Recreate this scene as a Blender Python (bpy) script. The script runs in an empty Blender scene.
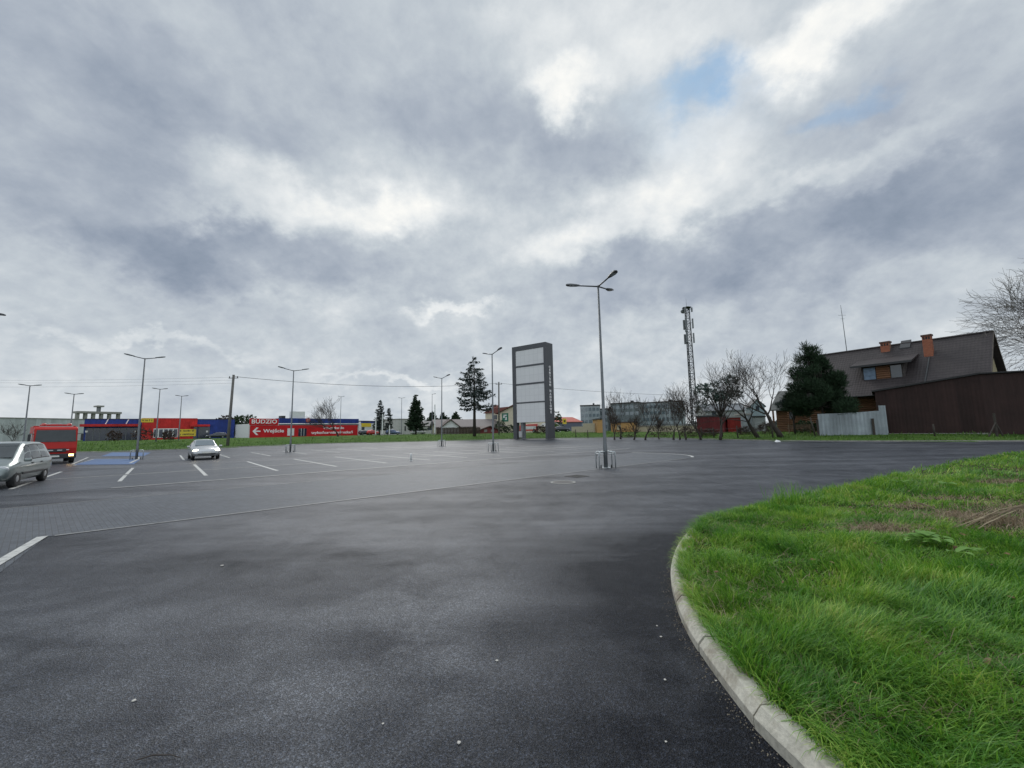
import bpy, bmesh, math, random
import numpy as np
from mathutils import Vector, Matrix
R = math.radians
sc = bpy.context.scene
col = sc.collection
random.seed(7)

# ------------------------------------------------------------------ camera
F = 405.0; CH = 1.75
PITCH = math.atan(46 / F); ROLL = R(1.05)
fwd = Vector((0, math.cos(PITCH), math.sin(PITCH)))
r0 = Vector((1, 0, 0)); u0 = Vector((0, -math.sin(PITCH), math.cos(PITCH)))
right = r0 * math.cos(ROLL) - u0 * math.sin(ROLL)
up = r0 * math.sin(ROLL) + u0 * math.cos(ROLL)
camd = bpy.data.cameras.new('camera')
cam = bpy.data.objects.new('camera', camd); col.objects.link(cam)
m = Matrix((right, up, -fwd)).transposed().to_4x4()
m.translation = (0, 0, CH)
cam.matrix_world = m
camd.sensor_fit = 'HORIZONTAL'; camd.sensor_width = 36; camd.lens = 36 * F / 1024
camd.clip_start = 0.05; camd.clip_end = 6000
sc.camera = cam
sc.render.resolution_x = 1024; sc.render.resolution_y = 768

# survey helpers: turn a measured bearing of the photograph into metres on the site
def ray(px, py):
    return fwd + right * ((px - 512) / F) + up * ((384 - py) / F)
def G(px, py, z=0.0):
    d = ray(px, py); t = (z - CH) / d.z
    return Vector((d.x * t, d.y * t, z))
def XA(px, Y, z=1.75):
    k = (px - 512) / F; dz = z - CH
    return (k * (Y * fwd.y + dz * fwd.z) - (Y * right.y + dz * right.z)) / right.x
def ZA(px, py, Y):
    d = ray(px, py); return CH + d.z * Y / d.y

# ------------------------------------------------------------------ sky, sun, exposure
SUN_EL, SUN_AZ = R(40), R(-12)          # azimuth measured from +Y towards +X
world = bpy.data.worlds.new('World'); sc.world = world; world.use_nodes = True
wt = world.node_tree; wt.nodes.clear()
def wn(t, **k):
    n = wt.nodes.new(t)
    for a, b in k.items(): setattr(n, a, b)
    return n
def wl(a, b): wt.links.new(a, b)
def wmath(op, a, b=None, c=None, clamp=False):
    n = wn('ShaderNodeMath', operation=op, use_clamp=clamp)
    for i, v in enumerate((a, b, c)):
        if v is None: continue
        if isinstance(v, (int, float)): n.inputs[i].default_value = v
        else: wl(v, n.inputs[i])
    return n.outputs[0]
tc = wn('ShaderNodeTexCoord')
nz = wn('ShaderNodeVectorMath', operation='NORMALIZE'); wl(tc.outputs['Generated'], nz.inputs[0])
sx = wn('ShaderNodeSeparateXYZ'); wl(nz.outputs[0], sx.inputs[0])
az0 = wmath('ARCTAN2', sx.outputs[0], sx.outputs[1])
el0 = wmath('ARCSINE', sx.outputs[2])
zc = wmath('ADD', wmath('MAXIMUM', sx.outputs[2], 0.0), 0.60)
px_ = wmath('DIVIDE', sx.outputs[0], zc); py_ = wmath('DIVIDE', sx.outputs[1], zc)
cb = wn('ShaderNodeCombineXYZ'); wl(px_, cb.inputs[0]); wl(py_, cb.inputs[1])
def wnoise(scale, detail=6, rough=0.55, off=0.0, dist=0.0):
    mp = wn('ShaderNodeMapping'); mp.inputs['Location'].default_value = (off, off * .7, off * .3)
    wl(cb.outputs[0], mp.inputs[0])
    n = wn('ShaderNodeTexNoise'); n.inputs['Scale'].default_value = scale
    n.inputs['Detail'].default_value = detail; n.inputs['Roughness'].default_value = rough
    n.inputs['Distortion'].default_value = dist
    wl(mp.outputs[0], n.inputs[0]); return n.outputs[0]
w1 = wmath('MULTIPLY', wmath('SUBTRACT', wnoise(5.4, 8, 0.60, 3.1), 0.5), 0.42)
w2 = wmath('MULTIPLY', wmath('SUBTRACT', wnoise(5.4, 8, 0.60, 11.7), 0.5), 0.27)
az = wmath('ADD', az0, w1); el = wmath('ADD', el0, w2)
def blob(px, py, rx, ry, amp):
    d = ray(px, py).normalized()
    a = math.atan2(d.x, d.y); e = math.asin(d.z)
    c = max(0.35, ray(px, py).normalized().dot(fwd))
    sa = rx / F * c / math.cos(e) * .9; se = ry / F * c * .9
    u = wmath('DIVIDE', wmath('SUBTRACT', az, a), sa); v = wmath('DIVIDE', wmath('SUBTRACT', el, e), se)
    q = wmath('ADD', wmath('MULTIPLY', u, u), wmath('MULTIPLY', v, v))
    q = wmath('POWER', q, 1.5)
    return wmath('MULTIPLY', wmath('EXPONENT', wmath('MULTIPLY', q, -.8)), amp)
SKY = [(130, 110, 200, 80, -.08), (95, 205, 130, 60, -.10), (235, 262, 110, 30, -.12), (60, 40, 180, 60, -.04), (840, 215, 170, 40, -.10),
       (980, 190, 120, 60, -.07), (690, 262, 110, 35, -.08), (450, 125, 110, 55, -.06), (930, 90, 110, 55, -.06), (575, 155, 55, 35, -.08),
       (360, 255, 70, 30, -.06), (560, 300, 120, 20, -.03), (820, 270, 180, 30, -.07), (380, 60, 120, 40, -.02),
       (320, 205, 120, 30, .16), (395, 178, 60, 34, .07), (230, 222, 60, 16, .08), (562, 97, 44, 22, .17), (640, 45, 150, 40, .14),
       (850, 15, 90, 28, .17), (560, 245, 60, 22, .13), (640, 215, 60, 26, .13), (690, 160, 60, 40, .10), (830, 166, 90, 14, .09),
       (900, 165, 60, 12, .06), (450, 312, 55, 9, .14), (130, 343, 70, 8, .08), (395, 380, 70, 6, .10), (420, 372, 40, 5, .1),
       (560, 0, 100, 30, .08), (780, 60, 60, 30, .08), (430, 212, 80, 25, .06)]
n1 = wnoise(3.6, 9, 0.56, 0.0, 0.2); n2 = wnoise(11.0, 8, 0.60, 5.0, 0.2)
b = wmath('ADD', 0.735, wmath('MULTIPLY', wmath('SUBTRACT', n1, 0.5), 0.29))
n3 = wnoise(30.0, 6, 0.6, 9.0, 0.0)
b = wmath('ADD', b, wmath('MULTIPLY', wmath('SUBTRACT', n2, 0.5), 0.21))
b = wmath('ADD', b, wmath('MULTIPLY', wmath('SUBTRACT', n3, 0.5), 0.08))
# paler towards the horizon
hz_ = wmath('EXPONENT', wmath('MULTIPLY', wmath('MAXIMUM', el0, 0.0), -7.0))
b = wmath('ADD', b, wmath('MULTIPLY', hz_, 0.055))
for q in SKY: b = wmath('ADD', b, blob(*q))
ramp = wn('ShaderNodeValToRGB'); wl(b, ramp.inputs[0])
def lin(c): return tuple(((v / 255) / 12.92 if v / 255 < .04045 else ((v / 255 + .055) / 1.055) ** 2.4) for v in c)
els = ramp.color_ramp.elements
stops = [(0.45, (117, 131, 149)), (0.56, (143, 154, 170)), (0.66, (167, 176, 188)), (0.75, (190, 198, 205)), (0.87, (222, 226, 228)), (1.0, (255, 253, 247))]
els[0].position = stops[0][0]; els[0].color = (*lin(stops[0][1]), 1)
els[1].position = stops[-1][0]; els[1].color = (*lin(stops[-1][1]), 1)
for p, c in stops[1:-1]:
    e = els.new(p); e.color = (*lin(c), 1)
# cloud deck is brighter overhead, as under any overcast
top = wmath('MULTIPLY', wmath('SMOOTH_MIN', wmath('MAXIMUM', wmath('SUBTRACT', el0, 0.90), 0.0), 0.45, 0.1), 3.4)
# and raised behind us, added to light the faces turned towards the camera
back = wmath('MULTIPLY', wmath('MAXIMUM', wmath('MULTIPLY', sx.outputs[1], -1.0), 0.0), 1.1)
gain = wmath('MULTIPLY', wmath('ADD', wmath('ADD', 1.0, back), top), 10.0)
cs = wn('ShaderNodeVectorMath', operation='SCALE'); wl(ramp.outputs[0], cs.inputs[0]); wl(gain, cs.inputs['Scale'])
sky = wn('ShaderNodeTexSky', sky_type='NISHITA'); sky.sun_disc = False
sky.sun_elevation = SUN_EL; sky.sun_rotation = SUN_AZ
# gaps in the deck where the blue sky shows
gap = wmath('ADD', blob(712, 92, 40, 26, .62), blob(845, 103, 28, 16, .40))
gap = wmath('ADD', gap, blob(690, 120, 70, 40, .12))
gap = wmath('MULTIPLY', gap, wmath('ADD', 0.35, wmath('MULTIPLY', n2, 1.3)), clamp=True)
mx = wn('ShaderNodeMix', data_type='RGBA'); wl(gap, mx.inputs['Factor']); wl(cs.outputs[0], mx.inputs['A'])
skyb = wn('ShaderNodeVectorMath', operation='MULTIPLY'); wl(sky.outputs[0], skyb.inputs[0]); skyb.inputs[1].default_value = (.85, 1.25, 1.35)
wl(skyb.outputs[0], mx.inputs['B'])
bg = wn('ShaderNodeBackground'); bg.inputs['Strength'].default_value = 0.1
wl(mx.outputs['Result'], bg.inputs[0])
wo = wn('ShaderNodeOutputWorld'); wl(bg.outputs[0], wo.inputs[0])

sd = bpy.data.lights.new('sun', 'SUN'); sd.energy = 1.4; sd.angle = R(30); sd.color = (1, .975, .94)
so = bpy.data.objects.new('sun', sd); col.objects.link(so)
sdir = Vector((math.sin(SUN_AZ) * math.cos(SUN_EL), math.cos(SUN_AZ) * math.cos(SUN_EL), math.sin(SUN_EL)))
so.rotation_euler = sdir.to_track_quat('Z', 'Y').to_euler()
so.location = (0, 0, 60)
vs = sc.view_settings
vs.view_transform = 'Standard'; vs.look = 'None'; vs.exposure = 0.1; vs.gamma = 1.0; vs.use_curve_mapping = False

# ------------------------------------------------------------------ helpers
class NT:
    def __init__(s, name):
        s.m = bpy.data.materials.new(name); s.m.use_nodes = True
        s.t = s.m.node_tree; s.t.nodes.clear()
        s.out = s.n('ShaderNodeOutputMaterial'); s.p = s.n('ShaderNodeBsdfPrincipled')
        s.l(s.p.outputs[0], s.out.inputs[0])
        s.co = s.n('ShaderNodeTexCoord').outputs['Object']
    def n(s, t, **k):
        n = s.t.nodes.new(t)
        for a, b in k.items(): setattr(n, a, b)
        return n
    def l(s, a, b): s.t.links.new(a, b)
    def math(s, op, a, b=None, clamp=False):
        n = s.n('ShaderNodeMath', operation=op, use_clamp=clamp)
        for i, v in enumerate((a, b)):
            if v is None: continue
            if isinstance(v, (int, float)): n.inputs[i].default_value = v
            else: s.l(v, n.inputs[i])
        return n.outputs[0]
    def mapped(s, rot=0, scale=(1, 1, 1), loc=(0, 0, 0), co=None):
        mp = s.n('ShaderNodeMapping'); mp.inputs['Rotation'].default_value = (0, 0, rot)
        mp.inputs['Scale'].default_value = scale; mp.inputs['Location'].default_value = loc
        s.l(co or s.co, mp.inputs[0]); return mp.outputs[0]
    def noise(s, scale, detail=4, rough=.55, co=None, dist=0):
        n = s.n('ShaderNodeTexNoise'); n.inputs['Scale'].default_value = scale
        n.inputs['Detail'].default_value = detail; n.inputs['Roughness'].default_value = rough
        n.inputs['Distortion'].default_value = dist
        s.l(co or s.co, n.inputs[0]); return n.outputs[0]
    def ramp(s, fac, stops, interp='LINEAR'):
        r = s.n('ShaderNodeValToRGB'); r.color_ramp.interpolation = interp
        e = r.color_ramp.elements
        e[0].position = stops[0][0]; e[0].color = (*stops[0][1], 1)
        e[1].position = stops[-1][0]; e[1].color = (*stops[-1][1], 1)
        for p, c in stops[1:-1]:
            q = e.new(p); q.color = (*c, 1)
        s.l(fac, r.inputs[0]); return r.outputs[0]
    def mix(s, f, a, b, blend='MIX'):
        n = s.n('ShaderNodeMix', data_type='RGBA', blend_type=blend)
        for i, v in (('Factor', f), ('A', a), ('B', b)):
            if isinstance(v, (int, float)): n.inputs[i].default_value = v
            elif isinstance(v, tuple): n.inputs[i].default_value = (*v, 1)
            else: s.l(v, n.inputs[i])
        return n.outputs['Result']
    def bump(s, h, strength=.3, dist=.02):
        b = s.n('ShaderNodeBump'); b.inputs['Strength'].default_value = strength; b.inputs['Distance'].default_value = dist
        s.l(h, b.inputs['Height']); s.l(b.outputs[0], s.p.inputs['Normal'])
    def set(s, **k):
        for a, v in k.items():
            i = s.p.inputs[a.replace('_', ' ')]
            if isinstance(v, (int, float)): i.default_value = v
            elif isinstance(v, tuple): i.default_value = (*v, 1)
            else: s.l(v, i)
        return s

def mat(name, c, rough=.6, metal=0., var=.25, scale=3., bump=0., bscale=40., emit=None, spec=.5):
    s = NT(name)
    n = s.noise(scale, 5, .6)
    lo = tuple(v * (1 - var) for v in c); hi = tuple(min(1, v * (1 + var)) for v in c)
    s.set(Base_Color=s.ramp(n, [(.3, lo), (.7, hi)]), Roughness=rough, Metallic=metal, Specular_IOR_Level=spec)
    if bump: s.bump(s.noise(bscale, 3), bump, .01)
    if emit:
        s.p.inputs['Emission Color'].default_value = (*emit[0], 1); s.p.inputs['Emission Strength'].default_value = emit[1]
    return s.m

def ribbed(name, c, period=.25, axis=0, rough=.5, metal=.0, var=.2, depth=.35):
    """sheet cladding with vertical ribs"""
    s = NT(name)
    n = s.noise(.8, 5, .6)
    sp = s.n('ShaderNodeSeparateXYZ'); s.l(s.co, sp.inputs[0])
    w = s.math('SINE', s.math('MULTIPLY', sp.outputs[axis], 2 * math.pi / period))
    lo = tuple(v * (1 - var) for v in c); hi = tuple(min(1, v * (1 + var)) for v in c)
    oi = s.n('ShaderNodeObjectInfo'); wnz = s.n('ShaderNodeTexWhiteNoise', noise_dimensions='1D')
    s.l(s.math('ADD', s.math('FLOOR', s.math('DIVIDE', sp.outputs[axis], 1.07)), s.math('MULTIPLY', oi.outputs['Random'], 57.0)), wnz.inputs['W'])
    tone = s.ramp(wnz.outputs['Value'], [(0., (.40, .40, .40)), (1., (.60, .60, .60))])
    streaks = s.noise(1.0, 5, .7, s.mapped(0, (3.0, 3.0, .25)))
    col_ = s.mix(.8, s.ramp(n, [(.3, lo), (.7, hi)]), tone, 'OVERLAY')
    col_ = s.mix(.6, col_, s.ramp(streaks, [(.3, (.36, .36, .35)), (.7, (.62, .62, .62))]), 'OVERLAY')
    s.set(Base_Color=col_, Roughness=rough, Metallic=metal, Specular_IOR_Level=.25)
    s.bump(w, depth, .03)
    return s.m

class MB:
    def __init__(s): s.v = []; s.f = []; s.mi = []; s.cur = 0
    def add(s, vs, fs):
        o = len(s.v); s.v += [tuple(v) for v in vs]
        s.f += [tuple(i + o for i in f) for f in fs]; s.mi += [s.cur] * len(fs); return s
    def box(s, c, d, rz=0., taper=1.):
        x, y, z = d[0] / 2, d[1] / 2, d[2] / 2; ca, sa = math.cos(rz), math.sin(rz)
        vs = []
        for k in (-1, 1):
            t = taper if k > 0 else 1
            for i, j in ((-1, -1), (1, -1), (1, 1), (-1, 1)):
                a, b_ = i * x * t, j * y * t
                vs.append((c[0] + a * ca - b_ * sa, c[1] + a * sa + b_ * ca, c[2] + k * z))
        return s.add(vs, [(0, 3, 2, 1), (4, 5, 6, 7), (0, 1, 5, 4), (1, 2, 6, 5), (2, 3, 7, 6), (3, 0, 4, 7)])
    def bb(s, x0, x1, y0, y1, z0, z1): return s.box(((x0 + x1) / 2, (y0 + y1) / 2, (z0 + z1) / 2), (abs(x1 - x0), abs(y1 - y0), abs(z1 - z0)))
    def bar(s, p0, p1, w, h):
        p0, p1 = Vector(p0), Vector(p1); d = (p1 - p0).normalized()
        a = d.cross(Vector((0, 0, 1)))
        a = Vector((1, 0, 0)) if a.length < 1e-4 else a.normalized()
        b_ = a.cross(d)
        vs = [p + a * (i * w / 2) + b_ * (j * h / 2) for p in (p0, p1) for i, j in ((-1, -1), (1, -1), (1, 1), (-1, 1))]
        return s.add(vs, [(0, 3, 2, 1), (4, 5, 6, 7), (0, 1, 5, 4), (1, 2, 6, 5), (2, 3, 7, 6), (3, 0, 4, 7)])
    def path(s, pts, rad, n=6, cap=True):
        pts = [Vector(p) for p in pts]
        if isinstance(rad, (int, float)): rad = [rad] * len(pts)
        vs, fs = [], []; prev = None
        for i, p in enumerate(pts):
            d = (pts[min(i + 1, len(pts) - 1)] - pts[max(i - 1, 0)])
            d = d.normalized() if d.length > 1e-9 else Vector((0, 0, 1))
            if prev is None:
                a = d.cross(Vector((0, 0, 1)) if abs(d.z) < .9 else Vector((1, 0, 0))).normalized()
            else:
                a = prev - d * prev.dot(d); a = a.normalized() if a.length > 1e-6 else d.orthogonal().normalized()
            prev = a; b_ = d.cross(a)
            for k in range(n):
                t = 2 * math.pi * k / n
                vs.append(p + (a * math.cos(t) + b_ * math.sin(t)) * rad[i])
        for i in range(len(pts) - 1):
            for k in range(n):
                k2 = (k + 1) % n
                fs.append((i * n + k, i * n + k2, (i + 1) * n + k2, (i + 1) * n + k))
        if cap:
            fs.append(tuple(range(n - 1, -1, -1))); fs.append(tuple((len(pts) - 1) * n + k for k in range(n)))
        return s.add(vs, fs)
    def prism(s, poly, y0, y1, plane='xz'):
        n = len(poly)
        if plane == 'xz': vs = [(p[0], y, p[1]) for y in (y0, y1) for p in poly]
        elif plane == 'yz': vs = [(y, p[0], p[1]) for y in (y0, y1) for p in poly]
        else: vs = [(p[0], p[1], y) for y in (y0, y1) for p in poly]
        fs = [tuple(range(n)), tuple(range(2 * n - 1, n - 1, -1))]
        fs += [(i, i + n, (i + 1) % n + n, (i + 1) % n) for i in range(n)]
        return s.add(vs, fs)
    def lathe(s, prof, c=(0, 0, 0), n=16, axis='z'):
        vs, fs = [], []
        for r, h in prof:
            for k in range(n):
                t = 2 * math.pi * k / n; a, b_ = r * math.cos(t), r * math.sin(t)
                q = (a, b_, h) if axis == 'z' else ((a, h, b_) if axis == 'y' else (h, a, b_))
                vs.append((c[0] + q[0], c[1] + q[1], c[2] + q[2]))
        for i in range(len(prof) - 1):
            for k in range(n):
                k2 = (k + 1) % n
                fs.append((i * n + k, i * n + k2, (i + 1) * n + k2, (i + 1) * n + k))
        fs.append(tuple(range(n - 1, -1, -1))); fs.append(tuple((len(prof) - 1) * n + k for k in range(n)))
        return s.add(vs, fs)
    def build(s, name, m, parent=None, smooth=False, bevel=0., fix=True):
        me = bpy.data.meshes.new(name); me.from_pydata(s.v, [], s.f)
        if isinstance(m, (list, tuple)):
            for q in m: me.materials.append(q)
            me.polygons.foreach_set('material_index', s.mi)
        else: me.materials.append(m)
        if fix or bevel:
            bm = bmesh.new(); bm.from_mesh(me)
            if fix: bmesh.ops.recalc_face_normals(bm, faces=bm.faces)
            if bevel:
                ed = [e for e in bm.edges if len(e.link_faces) == 2 and e.calc_face_angle(0) > .6]
                bmesh.ops.bevel(bm, geom=ed, offset=bevel, segments=2, affect='EDGES', profile=.5, clamp_overlap=True)
            bm.to_mesh(me); bm.free()
        if smooth: me.polygons.foreach_set('use_smooth', [True] * len(me.polygons))
        o = bpy.data.objects.new(name, me); col.objects.link(o)
        if parent is not None: o.parent = parent
        return o

def tag(o, label=None, cat=None, group=None, kind=None):
    if label: o['label'] = label
    if cat: o['category'] = cat
    if group: o['group'] = group
    if kind: o['kind'] = kind
    return o
def thing(name, label, cat, loc=(0, 0, 0), rz=0., group=None):
    o = bpy.data.objects.new(name, None); col.objects.link(o); o.empty_display_size = .2
    o.location = loc; o.rotation_euler = (0, 0, rz)
    return tag(o, label, cat, group)
def kids(o): return [c for c in bpy.data.objects if c.parent == o]
def copy_tree(o, parent=None):
    c = o.copy(); col.objects.link(c)
    if parent is not None: c.parent = parent
    for ch in kids(o): copy_tree(ch, c)
    return c
def text_mesh(name, s, size, m, parent, loc, rot, align='CENTER', extrude=.02, sx=1., space=1., line=1., bold=0.):
    cu = bpy.data.curves.new(name, 'FONT'); cu.body = s; cu.size = size; cu.align_x = align; cu.align_y = 'CENTER'
    cu.extrude = extrude; cu.space_character = space; cu.space_line = line; cu.offset = bold
    t = bpy.data.objects.new(name + '_tmp', cu); col.objects.link(t)
    dg = bpy.context.evaluated_depsgraph_get()
    me = bpy.data.meshes.new_from_object(t.evaluated_get(dg))
    bpy.data.objects.remove(t); bpy.data.curves.remove(cu)
    me.materials.clear(); me.materials.append(m); me.name = name
    o = bpy.data.objects.new(name, me); col.objects.link(o)
    o.location = loc; o.rotation_euler = rot; o.scale = (sx, 1, 1); o.parent = parent
    return o

# ------------------------------------------------------------------ site frame: U runs along the parking rows, V away across them
UX, UY = .76, .65
def uv(u, v): return Vector((u * UX - v * UY, u * UY + v * UX, 0)) / (UX * UX + UY * UY)
UANG = math.atan2(UY, UX)

KERB = [Vector((4.2, -.6, 0)), Vector((2.75, .9, 0)), G(794.6, 768), G(753, 726), G(693, 643), G(674.5, 600), G(671.5, 571), G(681, 545), G(699, 527),
        Vector((4.1, 7.95, 0)), Vector((5.9, 9.15, 0)), Vector((9.1, 11.2, 0)), Vector((14.3, 14.6, 0)), Vector((21, 18.7, 0)), Vector((28.5, 22.4, 0)), Vector((40, 26.5, 0)), Vector((62, 30, 0))]
def catmull(P, n=8):
    out = []
    for i in range(len(P) - 1):
        p0, p1, p2, p3 = P[max(i - 1, 0)], P[i], P[i + 1], P[min(i + 2, len(P) - 1)]
        for k in range(n):
            t = k / n
            out.append(.5 * ((2 * p1) + (p2 - p0) * t + (2 * p0 - 5 * p1 + 4 * p2 - p3) * t * t + (3 * p1 - p0 - 3 * p2 + p3) * t ** 3))
    out.append(P[-1]); return out
e_ = (KERB[2] - KERB[4]).normalized(); KERB[1] = KERB[2] + e_ * .9 + Vector((.12, .0, 0)); KERB[0] = KERB[2] + e_ * 2.4 + Vector((.7, .3, 0))
KC = catmull(KERB, 8)
FAR = [(62, 34.5), (48, 34), (42.2, 35.2), (36.6, 38.8), (31.5, 42.6), (28.6, 48), (26.3, 58), (22.5, 70), (17, 78), (8, 79), (-2.5, 77.5), (-20, 73), (-35, 68.5), (-41.6, 55.5), (-47.5, 50.6), (-54, 50), (-62, 53), (-90, 60), (-150, 45)]
# the far grass edge, smoothed
FARC = catmull([Vector((x, y, 0)) for x, y in FAR], 5)
LOT = [(p.x, p.y) for p in KC] + [(p.x, p.y) for p in FARC] + [(-150, -60), (4.5, -60)]
LA = np.array(LOT)
def sdist(x, y):
    """distance outside (+) or inside (-) the paved lot"""
    x = np.asarray(x, float).ravel(); y = np.asarray(y, float).ravel()
    ins = np.zeros(len(x), bool); dm = np.full(len(x), 1e9)
    for i in range(len(LA)):
        ax, ay = LA[i]; bx, by = LA[(i + 1) % len(LA)]
        c = ((ay > y) != (by > y)) & (x < (bx - ax) * (y - ay) / ((by - ay) or 1e-12) + ax); ins ^= c
        ex, ey = bx - ax, by - ay; L = ex * ex + ey * ey or 1e-12
        t = np.clip(((x - ax) * ex + (y - ay) * ey) / L, 0, 1)
        dm = np.minimum(dm, np.hypot(x - ax - t * ex, y - ay - t * ey))
    return np.where(ins, -dm, dm)
def terr(x, y):
    d = sdist(x, y); x = np.asarray(x, float).ravel(); y = np.asarray(y, float).ravel()
    near = (y < 32) & (x > -1)                        # the verge beside the camera
    s = np.clip(d / 14, 0, 1); s = s * s * (3 - 2 * s)
    rightside = np.clip((x - 20) / 15, 0, 1)          # the gardens on the right lie lower
    z = .09 + np.clip(d / 3, 0, 1) * .1 + s * (.85 - .35 * rightside)
    m_ = np.clip((d - .3) / 3, 0, 1); m_ = m_ * m_ * (3 - 2 * m_)
    zn = .09 + m_ * .12 + .05 * np.sin(x * 1.3 + y * .7) * m_ * .6 + .04 * np.sin(y * 1.9 - x * .8) * m_
    z = np.where(near, zn, z)
    w = np.clip((y - 26) / 8, 0, 1) * (x > -1)
    z = np.where((x > -1) & (y < 34), zn * (1 - w) + (.09 + np.clip(d / 3, 0, 1) * .1 + s * (.85 - .35 * rightside)) * w, z)
    z = np.where(d < -.02, -.06, z)
    return z
def tz(x, y): return float(terr([x], [y])[0])
def spot(px, Y):
    """point on the ground at depth Y seen in photo column px"""
    z = 0.5
    for _ in range(4):
        x = XA(px, Y, z); z = tz(x, Y)
    return Vector((x, Y, max(z, 0)))

# ------------------------------------------------------------------ materials
def asphalt():
    s = NT('asphalt')
    big = s.noise(.30, 4, .6, s.mapped(UANG, (.5, 1.2, 1)))
    mid = s.noise(1.5, 6, .68, dist=.5)
    lane = s.noise(.55, 5, .62, s.mapped(UANG * .6, (.25, 1.6, 1)), dist=.4)
    grain = s.noise(38, 4, .75); fine = s.noise(150, 2, .6)
    vor = s.n('ShaderNodeTexVoronoi'); vor.inputs['Scale'].default_value = 120; s.l(s.co, vor.inputs[0])
    vcol = s.n('ShaderNodeSeparateColor'); s.l(vor.outputs['Color'], vcol.inputs[0])
    sp_ = s.n('ShaderNodeSeparateXYZ'); s.l(s.co, sp_.inputs[0])
    wx = s.math('ADD', sp_.outputs[0], s.math('MULTIPLY', s.math('SUBTRACT', mid, .5), 1.6)); wy = s.math('ADD', sp_.outputs[1], s.math('MULTIPLY', s.math('SUBTRACT', lane, .5), 2.2))
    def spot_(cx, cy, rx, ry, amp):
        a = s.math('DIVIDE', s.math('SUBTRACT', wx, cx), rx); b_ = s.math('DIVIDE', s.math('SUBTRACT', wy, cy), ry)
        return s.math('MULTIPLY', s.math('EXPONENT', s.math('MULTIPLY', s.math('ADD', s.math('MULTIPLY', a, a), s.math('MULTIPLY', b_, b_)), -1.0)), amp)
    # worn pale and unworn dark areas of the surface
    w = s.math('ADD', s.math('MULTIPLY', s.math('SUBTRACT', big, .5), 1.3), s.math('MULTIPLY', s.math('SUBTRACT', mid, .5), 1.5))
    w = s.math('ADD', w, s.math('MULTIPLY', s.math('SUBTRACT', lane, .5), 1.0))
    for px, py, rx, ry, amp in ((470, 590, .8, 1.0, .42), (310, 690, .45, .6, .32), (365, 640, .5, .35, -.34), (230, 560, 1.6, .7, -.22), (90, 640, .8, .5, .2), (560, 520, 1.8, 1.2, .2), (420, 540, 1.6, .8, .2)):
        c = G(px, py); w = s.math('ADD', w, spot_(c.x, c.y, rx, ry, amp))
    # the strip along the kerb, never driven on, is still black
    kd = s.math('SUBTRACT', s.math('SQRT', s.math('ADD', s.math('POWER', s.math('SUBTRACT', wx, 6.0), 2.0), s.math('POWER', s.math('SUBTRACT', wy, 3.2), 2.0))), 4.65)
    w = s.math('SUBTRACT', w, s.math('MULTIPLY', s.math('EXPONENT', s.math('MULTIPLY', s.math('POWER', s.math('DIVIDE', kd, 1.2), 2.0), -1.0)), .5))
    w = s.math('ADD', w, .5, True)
    a = s.ramp(w, [(.0, (.0085, .0100, .0140)), (.5, (.022, .0255, .034)), (1., (.060, .066, .078))])
    a = s.mix(.9, a, s.ramp(grain, [(.35, (.28, .28, .28)), (.65, (.72, .72, .72))]), 'OVERLAY')
    sp = s.ramp(vcol.outputs[0], [(.0, (.35, .35, .35)), (.7, (1.0, 1.0, 1.0)), (.92, (2.0, 2.0, 2.0)), (1.0, (2.7, 2.7, 2.65))])
    a = s.mix(1., a, sp, 'MULTIPLY')
    s.set(Base_Color=a, Roughness=s.math('ADD', s.math('MULTIPLY', mid, .4), .22, True), Specular_IOR_Level=s.math('ADD', .06, s.math('MULTIPLY', w, .30), True))
    h = s.math('ADD', s.math('MULTIPLY', vor.outputs['Distance'], 1.0), s.math('ADD', s.math('MULTIPLY', fine, .4), s.math('MULTIPLY', grain, .9)))
    s.bump(h, .6, .007)
    return s.m
def pavers(name, base, rot, jit=.25):
    s = NT(name)
    c = s.mapped(rot)
    bk = s.n('ShaderNodeTexBrick'); s.l(c, bk.inputs[0])
    bk.inputs['Scale'].default_value = 1.0; bk.inputs['Brick Width'].default_value = .16; bk.inputs['Row Height'].default_value = .08
    bk.inputs['Mortar Size'].default_value = .006; bk.inputs['Mortar Smooth'].default_value = .4; bk.inputs['Bias'].default_value = 0
    bk.inputs['Color1'].default_value = (*[v * (1 - jit) for v in base], 1); bk.inputs['Color2'].default_value = (*[v * (1 + jit) for v in base], 1)
    bk.inputs['Mortar'].default_value = (.024, .026, .029, 1)
    n = s.noise(.35, 5, .65); rows = s.noise(.9, 3, .6, s.mapped(rot, (.12, 2.2, 1)))
    a = s.mix(.5, bk.outputs[0], s.ramp(n, [(.3, (.35, .35, .36)), (.7, (.65, .65, .64))]), 'OVERLAY')
    a = s.mix(.55, a, s.ramp(rows, [(.3, (.36, .36, .36)), (.7, (.64, .64, .64))]), 'OVERLAY')
    s.set(Base_Color=a, Roughness=s.math('ADD', s.math('MULTIPLY', n, .4), .22, True), Specular_IOR_Level=.22)
    s.bump(s.math('SUBTRACT', 1.0, bk.outputs['Fac']), .5, .006)
    return s.m
def paint(name, c, wear=.35):
    s = NT(name)
    n = s.noise(7, 6, .7); n2 = s.noise(60, 3, .7)
    f = s.math('ADD', s.math('MULTIPLY', n, .7), s.math('MULTIPLY', n2, .4))
    s.set(Base_Color=s.ramp(f, [(wear, tuple(v * .35 for v in c)), (wear + .18, c)]), Roughness=.5)
    return s.m
M = {}
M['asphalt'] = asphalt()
M['pavers'] = pavers('pavers', (.054, .060, .070), UANG, .22)
M['bay_pavers'] = pavers('bay_pavers', (.040, .045, .055), UANG + math.pi / 2, .15)
M['white_paint'] = paint('white_paint', (.44, .44, .415), .38)
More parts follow.
